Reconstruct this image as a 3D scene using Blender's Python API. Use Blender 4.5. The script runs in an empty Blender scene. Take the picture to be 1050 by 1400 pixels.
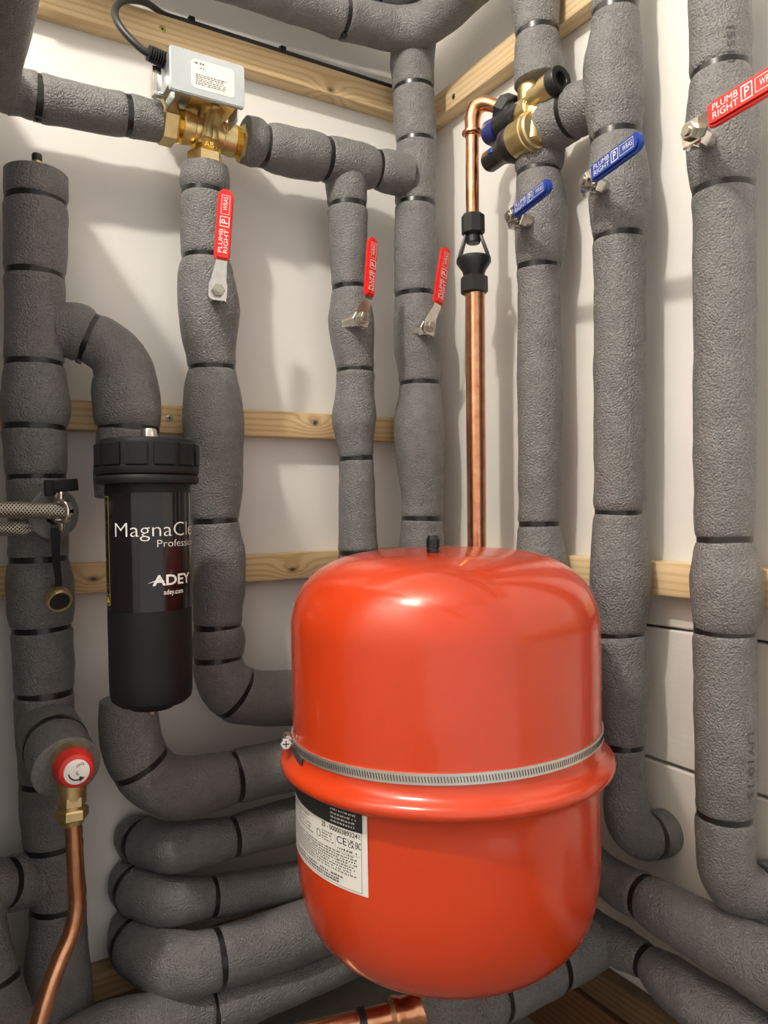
import bpy, bmesh, math, random
from mathutils import Vector, Matrix, noise
random.seed(4)
S = bpy.context.scene
COL = S.collection
PI = math.pi
EYE = 0.69                       # lens height above the cupboard floor

# ------------------------------------------------------------------ camera
cam_d = bpy.data.cameras.new('camera')
cam = bpy.data.objects.new('camera', cam_d)
COL.objects.link(cam)
cam_d.sensor_fit = 'VERTICAL'
cam_d.sensor_height = 36.0
cam_d.lens = 1045.0 / 1400.0 * 36.0
cam_d.clip_start = 0.02
cam.location = (-0.713, -1.0, EYE)
_yaw, _pit, _rol = math.radians(58.7), math.radians(-0.44), math.radians(0.9)
_f = Vector((math.cos(_yaw)*math.cos(_pit), math.sin(_yaw)*math.cos(_pit), math.sin(_pit)))
_r = Vector((math.sin(_yaw), -math.cos(_yaw), 0))
_u = _r.cross(_f)
_R = _r*math.cos(_rol) - _u*math.sin(_rol)
_U = _r*math.sin(_rol) + _u*math.cos(_rol)
cam.rotation_euler = Matrix((_R, _U, -_f)).transposed().to_euler()
S.camera = cam

# ------------------------------------------------------------------ light
S.view_settings.view_transform = 'Standard'
S.view_settings.look = 'None'
S.view_settings.gamma = 1.0
S.view_settings.use_curve_mapping = False
S.view_settings.exposure = 0.0
wd = bpy.data.worlds.new('hallway')
S.world = wd
wd.use_nodes = True
wd.node_tree.nodes['Background'].inputs[0].default_value = (1.0, 0.95, 0.89, 1)
wd.node_tree.nodes['Background'].inputs[1].default_value = 0.95
ld = bpy.data.lights.new('ceiling_lamp', 'POINT')
ld.energy = 47
ld.color = (1.0, 0.935, 0.83)
ld.shadow_soft_size = 0.03
lamp = bpy.data.objects.new('ceiling_lamp', ld)
lamp.location = (-1.08, -0.72, EYE + 1.13)
COL.objects.link(lamp)

# ------------------------------------------------------------------ materials
def nmat(name, color=(0.5,)*3, rough=0.5, metal=0.0, spec=0.5, coat=0.0):
    m = bpy.data.materials.new(name)
    m.use_nodes = True
    b = m.node_tree.nodes['Principled BSDF']
    b.inputs['Base Color'].default_value = (*color, 1)
    b.inputs['Roughness'].default_value = rough
    b.inputs['Metallic'].default_value = metal
    b.inputs['Specular IOR Level'].default_value = spec
    b.inputs['Coat Weight'].default_value = coat
    b.inputs['Coat Roughness'].default_value = 0.06
    return m
def nd(m, t, **kw):
    n = m.node_tree.nodes.new(t)
    for k, v in kw.items():
        if k in n.inputs: n.inputs[k].default_value = v
        else: setattr(n, k, v)
    return n
def lk(m, a, b): m.node_tree.links.new(a, b)
def bsdf(m): return m.node_tree.nodes['Principled BSDF']
def coords(m, scale=(1, 1, 1), which='Object'):
    tc = nd(m, 'ShaderNodeTexCoord'); mp = nd(m, 'ShaderNodeMapping')
    mp.inputs['Scale'].default_value = scale
    lk(m, tc.outputs[which], mp.inputs[0]); return mp.outputs[0]
def noise_n(m, vec, scale, detail=3.0, rough=0.5):
    n = nd(m, 'ShaderNodeTexNoise'); n.inputs['Scale'].default_value = scale
    n.inputs['Detail'].default_value = detail; n.inputs['Roughness'].default_value = rough
    lk(m, vec, n.inputs['Vector']); return n.outputs['Fac']
def ramp(m, fac, stops):
    r = nd(m, 'ShaderNodeValToRGB'); e = r.color_ramp.elements
    while len(e) < len(stops): e.new(0.5)
    for i, (p, c) in enumerate(stops):
        e[i].position = p; e[i].color = (*c, 1)
    lk(m, fac, r.inputs[0]); return r.outputs[0]
def bump(m, h, strength, dist, chain=None):
    b = nd(m, 'ShaderNodeBump'); b.inputs['Strength'].default_value = strength
    b.inputs['Distance'].default_value = dist
    lk(m, h, b.inputs['Height'])
    if chain: lk(m, chain, b.inputs['Normal'])
    return b.outputs[0]
def mathn(m, op, a, b=None):
    n = nd(m, 'ShaderNodeMath', operation=op)
    for i, x in enumerate((a, b)):
        if x is None: continue
        if isinstance(x, (int, float)): n.inputs[i].default_value = x
        else: lk(m, x, n.inputs[i])
    return n.outputs[0]

def foam_mat():
    m = nmat('grey_foam', rough=0.5, spec=0.55)
    v = coords(m)
    fine = noise_n(m, v, 620, 2, 0.6)
    mixv = mathn(m, 'ADD', mathn(m, 'MULTIPLY', noise_n(m, v, 60, 4, 0.6), 0.5), mathn(m, 'MULTIPLY', fine, 0.5))
    lk(m, ramp(m, mixv, [(0.32, (0.132, 0.130, 0.130)), (0.68, (0.212, 0.209, 0.207))]), bsdf(m).inputs['Base Color'])
    vo = nd(m, 'ShaderNodeTexVoronoi', feature='SMOOTH_F1'); vo.inputs['Scale'].default_value = 470; vo.inputs['Smoothness'].default_value = 0.4
    lk(m, v, vo.inputs['Vector'])
    cell = mathn(m, 'MULTIPLY', vo.outputs['Distance'], -1.0)
    b0 = bump(m, cell, 1.0, 0.0013)
    b1 = bump(m, fine, 1.0, 0.0014, b0)
    b2 = bump(m, noise_n(m, v, 60, 2, 0.5), 0.12, 0.002, b1)
    lk(m, b2, bsdf(m).inputs['Normal'])
    rr = ramp(m, noise_n(m, v, 500, 1, 0.5), [(0.3, (0.28,)*3), (0.7, (0.55,)*3)])
    lk(m, rr, bsdf(m).inputs['Roughness'])
    return m
def wall_mat(name, c1, c2, grain=False):
    m = nmat(name, rough=0.6, spec=0.3)
    v = coords(m)
    lk(m, ramp(m, noise_n(m, v, 9, 5, 0.6), [(0.3, c1), (0.7, c2)]), bsdf(m).inputs['Base Color'])
    if grain:
        g = coords(m, (1, 0.12, 1))
        b1 = bump(m, noise_n(m, g, 160, 4, 0.6), 0.35, 0.0012)
    else:
        b1 = bump(m, noise_n(m, v, 130, 3, 0.6), 0.12, 0.0008)
    lk(m, b1, bsdf(m).inputs['Normal'])
    return m
def wood_mat(name, knots=(), light=(0.72, 0.53, 0.30), dark=(0.50, 0.32, 0.14), seed=0.0):
    # grain runs along local X, the wide face is local X-Z
    m = nmat(name, rough=0.5, spec=0.35)
    tc = nd(m, 'ShaderNodeTexCoord'); sp = nd(m, 'ShaderNodeSeparateXYZ')
    lk(m, tc.outputs['Object'], sp.inputs[0])
    x, y, z = sp.outputs
    st = coords(m, (1.2, 9, 9))
    n1 = noise_n(m, st, 2.2, 3, 0.5)
    ring = mathn(m, 'ADD', mathn(m, 'MULTIPLY', z, 820.0), mathn(m, 'MULTIPLY', n1, 22.0))
    ring = mathn(m, 'ADD', ring, mathn(m, 'MULTIPLY', y, 260.0))
    kd = None
    for kx, kz in knots:
        dx = mathn(m, 'MULTIPLY', mathn(m, 'SUBTRACT', x, kx), 40.0)
        dz = mathn(m, 'MULTIPLY', mathn(m, 'SUBTRACT', z, kz), 75.0)
        r2 = mathn(m, 'ADD', mathn(m, 'MULTIPLY', dx, dx), mathn(m, 'MULTIPLY', dz, dz))
        g = mathn(m, 'POWER', 2.718, mathn(m, 'MULTIPLY', r2, -1.0))
        ring = mathn(m, 'ADD', ring, mathn(m, 'MULTIPLY', g, 14.0))
        g2 = mathn(m, 'POWER', 2.718, mathn(m, 'MULTIPLY', r2, -14.0))
        kd = g2 if kd is None else mathn(m, 'MAXIMUM', kd, g2)
    w = mathn(m, 'ADD', mathn(m, 'MULTIPLY', mathn(m, 'SINE', ring), 0.5), 0.5)
    w = mathn(m, 'POWER', w, 1.8)
    fine = noise_n(m, coords(m, (4, 160, 160)), 3, 2, 0.5)
    w = mathn(m, 'ADD', mathn(m, 'MULTIPLY', w, 0.62), mathn(m, 'MULTIPLY', fine, 0.38))
    col = ramp(m, w, [(0.12, light), (0.5, tuple(0.68*l+0.32*d for l, d in zip(light, dark))), (1.0, dark)])
    if kd is not None:
        mx = nd(m, 'ShaderNodeMix', data_type='RGBA')
        lk(m, kd, mx.inputs[0]); lk(m, col, mx.inputs[6])
        mx.inputs[7].default_value = (0.07, 0.035, 0.018, 1)
        col = mx.outputs[2]
    lk(m, col, bsdf(m).inputs['Base Color'])
    lk(m, bump(m, w, 0.15, 0.0006), bsdf(m).inputs['Normal'])
    return m
def mottled(name, c1, c2, rough, metal, scale=40, spec=0.5, bumps=0.0):
    m = nmat(name, rough=rough, metal=metal, spec=spec)
    v = coords(m)
    n = noise_n(m, v, scale, 5, 0.65)
    lk(m, ramp(m, n, [(0.3, c1), (0.7, c2)]), bsdf(m).inputs['Base Color'])
    if bumps: lk(m, bump(m, noise_n(m, v, scale*6, 3), bumps, 0.0006), bsdf(m).inputs['Normal'])
    return m
def braid_mat():
    m = nmat('steel_braid', rough=0.3, metal=1.0)
    tc = nd(m, 'ShaderNodeTexCoord'); sp = nd(m, 'ShaderNodeSeparateXYZ')
    lk(m, tc.outputs['UV'], sp.inputs[0])
    a = mathn(m, 'MULTIPLY', sp.outputs[0], 6.2832*300.0)      # metres along the hose
    b = mathn(m, 'MULTIPLY', sp.outputs[1], 6.2832*12.0)
    s1 = mathn(m, 'SINE', mathn(m, 'ADD', a, b)); s2 = mathn(m, 'SINE', mathn(m, 'SUBTRACT', a, b))
    h = mathn(m, 'MAXIMUM', s1, s2)
    k = mathn(m, 'ADD', mathn(m, 'MULTIPLY', h, 0.5), 0.5)
    lk(m, ramp(m, k, [(0.3, (0.05, 0.045, 0.04)), (0.75, (0.80, 0.75, 0.67))]), bsdf(m).inputs['Base Color'])
    lk(m, bump(m, k, 0.9, 0.001), bsdf(m).inputs['Normal'])
    return m
def tank_mat():
    m = nmat('red_enamel', (0.58, 0.045, 0.007), rough=0.24, spec=0.5, coat=0.45)
    v = coords(m)
    b1 = bump(m, noise_n(m, v, 75, 2, 0.5), 0.07, 0.002)
    lk(m, b1, bsdf(m).inputs['Normal']); lk(m, b1, bsdf(m).inputs['Coat Normal'])
    return m

FOAM = foam_mat()
FOAMCUT = mottled('cut_foam', (0.15, 0.145, 0.14), (0.26, 0.25, 0.24), 0.8, 0, 300, 0.3, 0.6)
TIE = nmat('black_nylon', (0.012, 0.012, 0.012), 0.28, spec=0.5)
WALL = wall_mat('white_emulsion', (0.76, 0.742, 0.71), (0.80, 0.782, 0.75))
PLANK = wall_mat('painted_board', (0.70, 0.66, 0.60), (0.78, 0.74, 0.68), True)
CRACK = nmat('board_gap', (0.05, 0.03, 0.02), 0.9)
FLOORM = mottled('dusty_floor', (0.12, 0.105, 0.09), (0.22, 0.20, 0.18), 0.85, 0, 14, 0.3, 0.2)
COPPER = mottled('copper', (0.62, 0.26, 0.13), (0.86, 0.46, 0.27), 0.26, 1.0, 55)
BRASS = mottled('brass', (0.66, 0.50, 0.23), (0.80, 0.64, 0.35), 0.36, 1.0, 60)
BRASSY = mottled('bright_brass', (0.80, 0.52, 0.10), (0.92, 0.65, 0.2), 0.2, 1.0, 60)
STRAPM = mottled('strap_steel', (0.66, 0.64, 0.60), (0.8, 0.78, 0.74), 0.42, 0.9, 60)
NICKEL = mottled('nickel', (0.60, 0.57, 0.52), (0.75, 0.72, 0.67), 0.2, 1.0, 80)
ZINC = mottled('zinc_plate', (0.56, 0.62, 0.66), (0.66, 0.71, 0.74), 0.36, 0.85, 20)
REDV = nmat('red_vinyl', (0.72, 0.022, 0.018), 0.28)
BLUEV = nmat('blue_vinyl', (0.012, 0.045, 0.30), 0.3)
REDC = nmat('red_cap', (0.62, 0.03, 0.02), 0.35)
BLACK = nmat('black_plastic', (0.014, 0.014, 0.015), 0.4)
BLACKM = nmat('matt_black_plastic', (0.0075, 0.0075, 0.008), 0.55, spec=0.3)
GLOSSB = nmat('gloss_black_film', (0.008, 0.007, 0.008), 0.08)
CABLE = nmat('black_cable', (0.02, 0.02, 0.02), 0.45)
WHITE = nmat('white_print', (0.80, 0.80, 0.78), 0.4)
PALE = nmat('white_sticker', (0.78, 0.76, 0.72), 0.4)
INK = nmat('dark_print', (0.02, 0.02, 0.02), 0.6)
GREYINK = nmat('faint_print', (0.065, 0.063, 0.062), 0.6)
YELLOW = nmat('yellow_print', (0.62, 0.50, 0.03), 0.5)
SCREWM = nmat('screw_steel', (0.45, 0.42, 0.36), 0.35, 1.0)
SCREWY = nmat('screw_yellow_zinc', (0.55, 0.52, 0.14), 0.35, 1.0)
TANK = tank_mat()
BRAID = braid_mat()

# ------------------------------------------------------------------ object helpers
ORG = {}
def root(name, loc, label, cat, group=None, kind=None):
    o = bpy.data.objects.new(name, None); COL.objects.link(o)
    o.location = loc; o.empty_display_size = 0.03
    o['label'] = label; o['category'] = cat
    if group: o['group'] = group
    if kind: o['kind'] = kind
    ORG[o.name] = Vector(loc); return o
def tag(o, label, cat, group=None):
    o['label'] = label; o['category'] = cat
    if group: o['group'] = group
    return o
def mk(name, vf, mat, parent=None, origin=None, smooth=True, sharp=35, kind=None, label=None, uv=None):
    verts, faces = vf
    org = ORG[parent.name] if parent else Vector(origin if origin is not None else (0, 0, 0))
    me = bpy.data.meshes.new(name)
    me.from_pydata([tuple(Vector(v)-org) for v in verts], [], faces)
    me.update()
    if smooth:
        me.polygons.foreach_set('use_smooth', [True]*len(me.polygons))
        me.set_sharp_from_angle(angle=math.radians(sharp))
    if uv:
        l = me.uv_layers.new(name='UVMap')
        for lp in me.loops: l.data[lp.index].uv = uv[lp.vertex_index]
    me.materials.append(mat)
    o = bpy.data.objects.new(name, me); COL.objects.link(o)
    if parent: o.parent = parent
    else: o.location = org
    if kind: o['kind'] = kind
    if label: o['label'] = label
    ORG[o.name] = org
    return o
def join(*vfs):
    V, F = [], []
    for v, f in vfs:
        n = len(V); V += list(v); F += [tuple(i+n for i in q) for q in f]
    return V, F
def frame(o, z, x=None):
    z = Vector(z).normalized()
    x = Vector(x) if x is not None else (Vector((1, 0, 0)) if abs(z.x) < 0.9 else Vector((0, 1, 0)))
    x = (x - z*x.dot(z)).normalized(); y = z.cross(x)
    m = Matrix((x, y, z)).transposed().to_4x4(); m.translation = Vector(o); return m
def lathe(prof, M=None, seg=32, cap0=True, cap1=True):
    M = M or Matrix(); V, F = [], []
    for r, z in prof:
        for i in range(seg):
            a = 2*PI*i/seg; V.append(M @ Vector((r*math.cos(a), r*math.sin(a), z)))
    for k in range(len(prof)-1):
        for i in range(seg):
            j = (i+1) % seg
            F.append((k*seg+i, k*seg+j, (k+1)*seg+j, (k+1)*seg+i))
    if cap0: F.append(tuple(reversed(range(seg))))
    if cap1: F.append(tuple((len(prof)-1)*seg+i for i in range(seg)))
    return V, F
def cyl(a, b, r, r2=None, seg=24, bev=0.0):
    a, b = Vector(a), Vector(b); h = (b-a).length; r2 = r if r2 is None else r2
    p = [(r, 0), (r2, h)] if not bev else [(r-bev, 0), (r, bev), (r2, h-bev), (r2-bev, h)]
    return lathe(p, frame(a, b-a), seg)
def hexnut(a, b, r, seg=6):
    a, b = Vector(a), Vector(b); h = (b-a).length; c = r*0.1
    return lathe([(r-c, 0), (r, c), (r, h-c), (r-c, h)], frame(a, b-a), seg)
def box(M, sx, sy, sz, bev=0.0, seg=2):
    bm = bmesh.new(); bmesh.ops.create_cube(bm, size=1)
    for v in bm.verts: v.co = Vector((v.co.x*sx, v.co.y*sy, v.co.z*sz))
    if bev: bmesh.ops.bevel(bm, geom=bm.edges[:], offset=bev, segments=seg, affect='EDGES', profile=0.5)
    V = [M @ v.co for v in bm.verts]; F = [tuple(v.index for v in f.verts) for f in bm.faces]
    bm.free(); return V, F
def prism(pts, z0, z1, M, bev=0.0):
    bm = bmesh.new()
    f = bm.faces.new([bm.verts.new((x, y, z0)) for x, y in pts])
    r = bmesh.ops.extrude_face_region(bm, geom=[f])
    for v in r['geom']:
        if isinstance(v, bmesh.types.BMVert): v.co.z = z1
    bmesh.ops.recalc_face_normals(bm, faces=bm.faces[:])
    if bev:
        bmesh.ops.bevel(bm, geom=[e for e in bm.edges if abs(e.verts[0].co.z-e.verts[1].co.z) < 1e-7], offset=bev, segments=2, affect='EDGES')
    bm.verts.index_update()
    V = [M @ v.co for v in bm.verts]; F = [tuple(v.index for v in q.verts) for q in bm.faces]
    bm.free(); return V, F
def rrect(w, h, r, n=5):
    p = []
    for cx, cy, a0 in ((w/2-r, h/2-r, 0), (-w/2+r, h/2-r, 90), (-w/2+r, -h/2+r, 180), (w/2-r, -h/2+r, 270)):
        for i in range(n+1):
            a = math.radians(a0+90*i/n); p.append((cx+r*math.cos(a), cy+r*math.sin(a)))
    return p
def text_vf(body, bold=0.0, shear=0.0):
    c = bpy.data.curves.new('t', 'FONT'); c.body = body; c.size = 1; c.offset = bold; c.shear = shear
    c.resolution_u = 3; c.align_x = 'LEFT'
    o = bpy.data.objects.new('t', c); COL.objects.link(o)
    bpy.context.view_layer.update()
    me = o.to_mesh()
    V = [v.co.copy() for v in me.vertices]; F = [tuple(p.vertices) for p in me.polygons]
    o.to_mesh_clear(); bpy.data.objects.remove(o); bpy.data.curves.remove(c)
    x0 = min(v.x for v in V); x1 = max(v.x for v in V); y0 = min(v.y for v in V if True); y1 = max(v.y for v in V)
    return V, F, (x0, x1, y0, y1)
def fit_text(body, w, cap, bold=0.0, shear=0.0):
    """lettering scaled to width w and capital height cap, baseline at y = 0, left edge at x = 0"""
    V, F, bb = text_vf(body, bold, shear)
    sx = w/(bb[1]-bb[0]); sy = cap/0.70
    return [Vector(((v.x-bb[0])*sx, v.y*sy, 0)) for v in V], F
def on_plane(vf, M, lift=0.0):
    return [M @ Vector((v[0], v[1], lift)) for v in vf[0]], vf[1]
def on_cyl(vf, A, n, R, a0, z0, rfun=None):
    """wrap flat x,y onto a vertical cylinder about A; n points from the axis to angle 0"""
    n = Vector(n).normalized(); t = Vector((-n.y, n.x, 0))
    V = []
    for v in vf[0]:
        a = a0 + v[0]/R; z = z0+v[1]; rr = R if rfun is None else rfun(z)
        p = Vector((A[0], A[1], 0)) + (n*math.cos(a) + t*math.sin(a))*rr; p.z = z; V.append(p)
    return V, vf[1]
def grid_vf(x0, x1, y0, y1, nx=24, ny=1):
    V = [(x0+(x1-x0)*i/nx, y0+(y1-y0)*j/ny, 0) for j in range(ny+1) for i in range(nx+1)]
    F = [(j*(nx+1)+i, j*(nx+1)+i+1, (j+1)*(nx+1)+i+1, (j+1)*(nx+1)+i) for j in range(ny) for i in range(nx)]
    return V, F

# ------------------------------------------------------------------ lagged pipes
def spline(nodes, step=0.004):
    """centripetal Catmull-Rom through (x,y,z,r,...) nodes -> points, arc lengths, node arc lengths"""
    P = [Vector(n[:3]) for n in nodes]
    Q = [P[0]*2-P[1]] + P + [P[-1]*2-P[-2]]
    pts, node_i = [P[0].copy()], [0]
    for i in range(1, len(Q)-2):
        p0, p1, p2, p3 = Q[i-1:i+3]
        t0 = 0; t1 = t0+max((p1-p0).length, 1e-5)**0.5; t2 = t1+max((p2-p1).length, 1e-5)**0.5; t3 = t2+max((p3-p2).length, 1e-5)**0.5
        n = max(2, int((p2-p1).length/step))
        for k in range(1, n+1):
            t = t1+(t2-t1)*k/n
            A1 = p0*((t1-t)/(t1-t0))+p1*((t-t0)/(t1-t0)); A2 = p1*((t2-t)/(t2-t1))+p2*((t-t1)/(t2-t1)); A3 = p2*((t3-t)/(t3-t2))+p3*((t-t2)/(t3-t2))
            B1 = A1*((t2-t)/(t2-t0))+A2*((t-t0)/(t2-t0)); B2 = A2*((t3-t)/(t3-t1))+A3*((t-t1)/(t3-t1))
            pts.append(B1*((t2-t)/(t2-t1))+B2*((t-t1)/(t2-t1)))
        node_i.append(len(pts)-1)
    s = [0.0]
    for a, b in zip(pts, pts[1:]): s.append(s[-1]+(b-a).length)
    return pts, s, [s[i] for i in node_i]
def pchip(xs, ys, x):
    n = len(xs)
    if x <= xs[0]: return ys[0]
    if x >= xs[-1]: return ys[-1]
    d = [(ys[i+1]-ys[i])/max(xs[i+1]-xs[i], 1e-6) for i in range(n-1)]
    m = [d[0]]+[0 if d[i-1]*d[i] <= 0 else 2*d[i-1]*d[i]/(d[i-1]+d[i]) for i in range(1, n-1)]+[d[-1]]
    for i in range(n-1):
        if x <= xs[i+1]:
            h = max(xs[i+1]-xs[i], 1e-6); t = (x-xs[i])/h
            return (2*t**3-3*t*t+1)*ys[i]+(t**3-2*t*t+t)*h*m[i]+(-2*t**3+3*t*t)*ys[i+1]+(t**3-t*t)*h*m[i+1]
def frames(pts):
    T = [(pts[min(i+1, len(pts)-1)]-pts[max(i-1, 0)]).normalized() for i in range(len(pts))]
    x = T[0].orthogonal().normalized(); X = []
    for t in T:
        x = (x-t*x.dot(t)).normalized(); X.append(x.copy())
    return T, X
def sweep(pts, rad, seg=36, jitter=0.0, hollow=(False, False), bore=0.42, uvs=None):
    T, X = frames(pts); V, F, UV = [], [], []
    s = 0.0
    def ring(p, t, x, r, js, ss):
        y = t.cross(x)
        for i in range(seg):
            a = 2*PI*i/seg; d = x*math.cos(a)+y*math.sin(a)
            q = p+d*r
            if js: q = q+d*(noise.noise(q*28)*js + noise.noise(q*75)*js*0.45)
            V.append(q); UV.append((ss, i/seg))
    n = 0
    for k, p in enumerate(pts):
        if k: s += (p-pts[k-1]).length
        ring(p, T[k], X[k], rad[k], jitter, s); n += 1
    for k in range(n-1):
        for i in range(seg):
            j = (i+1) % seg; F.append((k*seg+i, k*seg+j, (k+1)*seg+j, (k+1)*seg+i))
    def end(k, base, sign, hol):
        t, x, p, r = T[k], X[k], pts[k], rad[k]
        b = base
        steps = [(r-0.0022, 0.0016)]
        if hol: steps += [(r*bore, 0.0018), (r*bore, -0.012)]
        for rr, dz in steps:
            st = len(V)
            ring(p+t*dz*sign, t, x, rr, 0, s)
            for i in range(seg):
                j = (i+1) % seg
                q = (b+i, b+j, st+j, st+i); F.append(q if sign > 0 else tuple(reversed(q)))
            b = st
        c = tuple(b+i for i in range(seg)); F.append(c if sign > 0 else tuple(reversed(c)))
    end(0, 0, -1, hollow[0]); end(n-1, (n-1)*seg, 1, hollow[1])
    if uvs is not None: uvs.extend(UV)
    return V, F
def tie_vf(p, t, r, w=0.0074, th=0.0011, head=None):
    M = frame(p, t)
    prof = [(r-0.003, -w/2), (r+th-0.0004, -w/2), (r+th, -w/2+0.0005), (r+th, w/2-0.0005), (r+th-0.0004, w/2), (r-0.003, w/2)]
    return lathe(prof, M, 40, False, False)
CONE = {}
def lagged(label, nodes, group, hollow=(False, False), heads=(), name='insulated_pipe', cat='pipe', bulge=0.0020, jit=0.0011):
    """a run of foam-lagged pipe; nodes are (x, y, z, radius[, 1 where a cable tie sits])"""
    base = min((Vector(n[:3]) for n in nodes), key=lambda v: v.z)
    R = root(name, base, label, cat, group)
    pts, s, ns = spline(nodes)
    rs = [n[3] for n in nodes]
    ties = [(ns[i], n[3]) for i, n in enumerate(nodes) if len(n) > 4 and n[4] == 1]
    rad = []
    for x in s:
        r = pchip(ns, rs, x)
        for tx, _ in ties:
            u = abs(x-tx)/0.0055
            if u < 8: r += bulge*(u*math.exp(1-u)) - 0.0010*math.exp(-u*u*2)
        rad.append(r)
    vf = sweep(pts, rad, 36, jit, hollow)
    fs = mk('foam_sleeve', vf, FOAM, R)
    if any(hollow):
        fs.data.materials.append(FOAMCUT)
        for q in fs.data.polygons[(len(pts)-1)*36:]: q.material_index = 1
    T, X = frames(pts)
    for ti, (tx, tr) in enumerate(ties):
        k = min(range(len(s)), key=lambda i: abs(s[i]-tx))
        tb = mk('cable_tie', tie_vf(pts[k], T[k], tr), TIE, R)
        for hi, hd in heads:
            if hi == ti:
                d = Vector(hd); d = (d-T[k]*d.dot(T[k])).normalized()
                mk('buckle', box(frame(pts[k]+d*(tr+0.003), d, T[k]), 0.0065, 0.0065, 0.0055, 0.0008), TIE, tb)
    return R, (pts, s, rad, T)

# ================================================================== the cupboard
def slab(name, x0, x1, y0, y1, z0, z1, mat, parent=None, bev=0.0, **kw):
    M = Matrix.Translation(((x0+x1)/2, (y0+y1)/2, (z0+z1)/2))
    return mk(name, box(M, x1-x0, y1-y0, z1-z0, bev), mat, parent, origin=(x0, y0, z0), smooth=bool(bev), **kw)
def struct(o): o['kind'] = 'structure'; return o
TOP = 1.95
struct(slab('floor', -1.6, 0.1, -1.6, 0.1, -0.06, 0.0, FLOORM))
struct(slab('ceiling', -1.6, 0.1, -1.6, 0.1, TOP, TOP+0.05, WALL))
struct(slab('wall_left', -1.6, 0.0, 0.0, 0.05, 0.0, TOP, WALL))
struct(slab('wall_side', -1.65, -1.6, -1.6, 0.05, 0.0, TOP, WALL))
wr = struct(slab('wall_right', 0.012, 0.06, -1.6, 0.05, 0.0, TOP, CRACK))
struct(slab('unseen_shade_box', -1.25, -0.70, -0.33, 0.0, 0.0, 1.285, nmat('shade_box_grey', (0.30, 0.29, 0.28), 0.7)))  # unseen block, added to keep lamp light off the far-left pipes
mkp = slab('wall_panel', 0.0, 0.012, -1.6, 0.0, EYE-0.075, TOP, WALL, wr)
def plank(z0, z1, seed):
    """painted board with slightly wavy long edges"""
    n = 60; V, F = [], []
    for i in range(n+1):
        y = -1.6+1.6*i/n
        a = 0.0016+0.0022*noise.noise(Vector((y*9, seed, 0))); b = 0.0016+0.0022*noise.noise(Vector((y*9, seed+5, 0)))
        for x, z in ((0.013, z0+a), (0.0015, z0+a), (0.0, z0+a+0.002), (0.0, z1-b-0.002), (0.0015, z1-b), (0.013, z1-b)):
            V.append(Vector((x+0.0006*seed % 0.001, y, z)))
    for i in range(n):
        for k in range(5):
            F.append((i*6+k, (i+1)*6+k, (i+1)*6+k+1, i*6+k+1))
    F += [(0, 1, 2, 3, 4, 5), tuple(n*6+k for k in (5, 4, 3, 2, 1, 0))]
    mk('plank', (V, F), PLANK, wr, smooth=False)
for i, (a, b) in enumerate(((-0.142, -0.0751), (-0.2953, -0.142), (-0.4485, -0.2953), (-0.60, -0.4485), (-0.69, -0.60))):
    plank(EYE+a, EYE+b, i+1.3)

# battens: local X runs along the batten, local -Y faces the room
def batten(label, length, z0, h, d, mat, right=False, name='timber_batten', x_start=0.0, group='timber battens on the walls', cat='batten'):
    M = Matrix.Translation((length/2, -d/2, h/2))
    o = mk(name, box(M, length, d, h, 0.0014, 2), mat)
    if right:
        o.rotation_euler = (0, 0, -PI/2); o.location = (0, x_start, z0)
    else:
        o.location = (x_start, 0, z0)
    tag(o, label, cat, group)
    return o
# left wall battens start at x = -1.55 and run to the corner
def kn(p, z0): return (p[0]+1.55, p[2]-z0)
W1 = wood_mat('pine_top_left', [kn((-0.1986, -0.0250, 1.2877), EYE+0.592)], (0.76, 0.57, 0.33), (0.55, 0.37, 0.17))
W2 = wood_mat('pine_middle', [kn((-0.2329, -0.0250, 0.8095), EYE+0.097)])
W3 = wood_mat('pine_low_left', [kn((-0.2705, -0.0250, 0.6034), EYE-0.1), kn((-0.5337, -0.0250, 0.6068), EYE-0.1)])
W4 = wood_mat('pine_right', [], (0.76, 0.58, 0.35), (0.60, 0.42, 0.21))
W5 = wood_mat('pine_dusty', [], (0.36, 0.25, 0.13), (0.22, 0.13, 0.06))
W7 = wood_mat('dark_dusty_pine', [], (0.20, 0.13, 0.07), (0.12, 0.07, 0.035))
W6 = wood_mat('brown_skirting', [], (0.17, 0.085, 0.04), (0.10, 0.045, 0.02))
bt1 = batten('pine batten near the ceiling on the left wall, behind the motorised valve', 1.55, EYE+0.592, 0.037, 0.025, W1, x_start=-1.55)
bt2 = batten('pine batten with an oval knot half way up the left wall', 1.52, EYE+0.0975, 0.0358, 0.025, W2, x_start=-1.55)
bt3 = batten('pine batten on the left wall passing behind the black filter and the red tank', 1.55, EYE-0.0995, 0.0362, 0.025, W3, x_start=-1.55)
bt4 = batten('pine batten sloping up the right wall behind the copper elbow', 1.5, EYE+0.592, 0.037, 0.025, W4, True, x_start=-0.026)
bt5 = batten('pine batten on the right wall level with the top of the red tank', 1.5, EYE-0.102, 0.0362, 0.025, W4, True, x_start=-0.026)
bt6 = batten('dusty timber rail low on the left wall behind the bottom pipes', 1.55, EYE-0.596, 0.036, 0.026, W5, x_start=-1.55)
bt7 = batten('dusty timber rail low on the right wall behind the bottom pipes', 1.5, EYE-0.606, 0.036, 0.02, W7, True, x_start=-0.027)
struct(batten('x', 1.55, 0.0, 0.092, 0.018, W6, x_start=-1.55, name='baseboard_left'))
struct(batten('x', 1.5, 0.0, 0.082, 0.026, W6, True, x_start=-0.03, name='baseboard_right'))
for nm in ('baseboard_left', 'baseboard_right'):
    for k in ('label', 'category', 'group'): del bpy.data.objects[nm][k]
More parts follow.
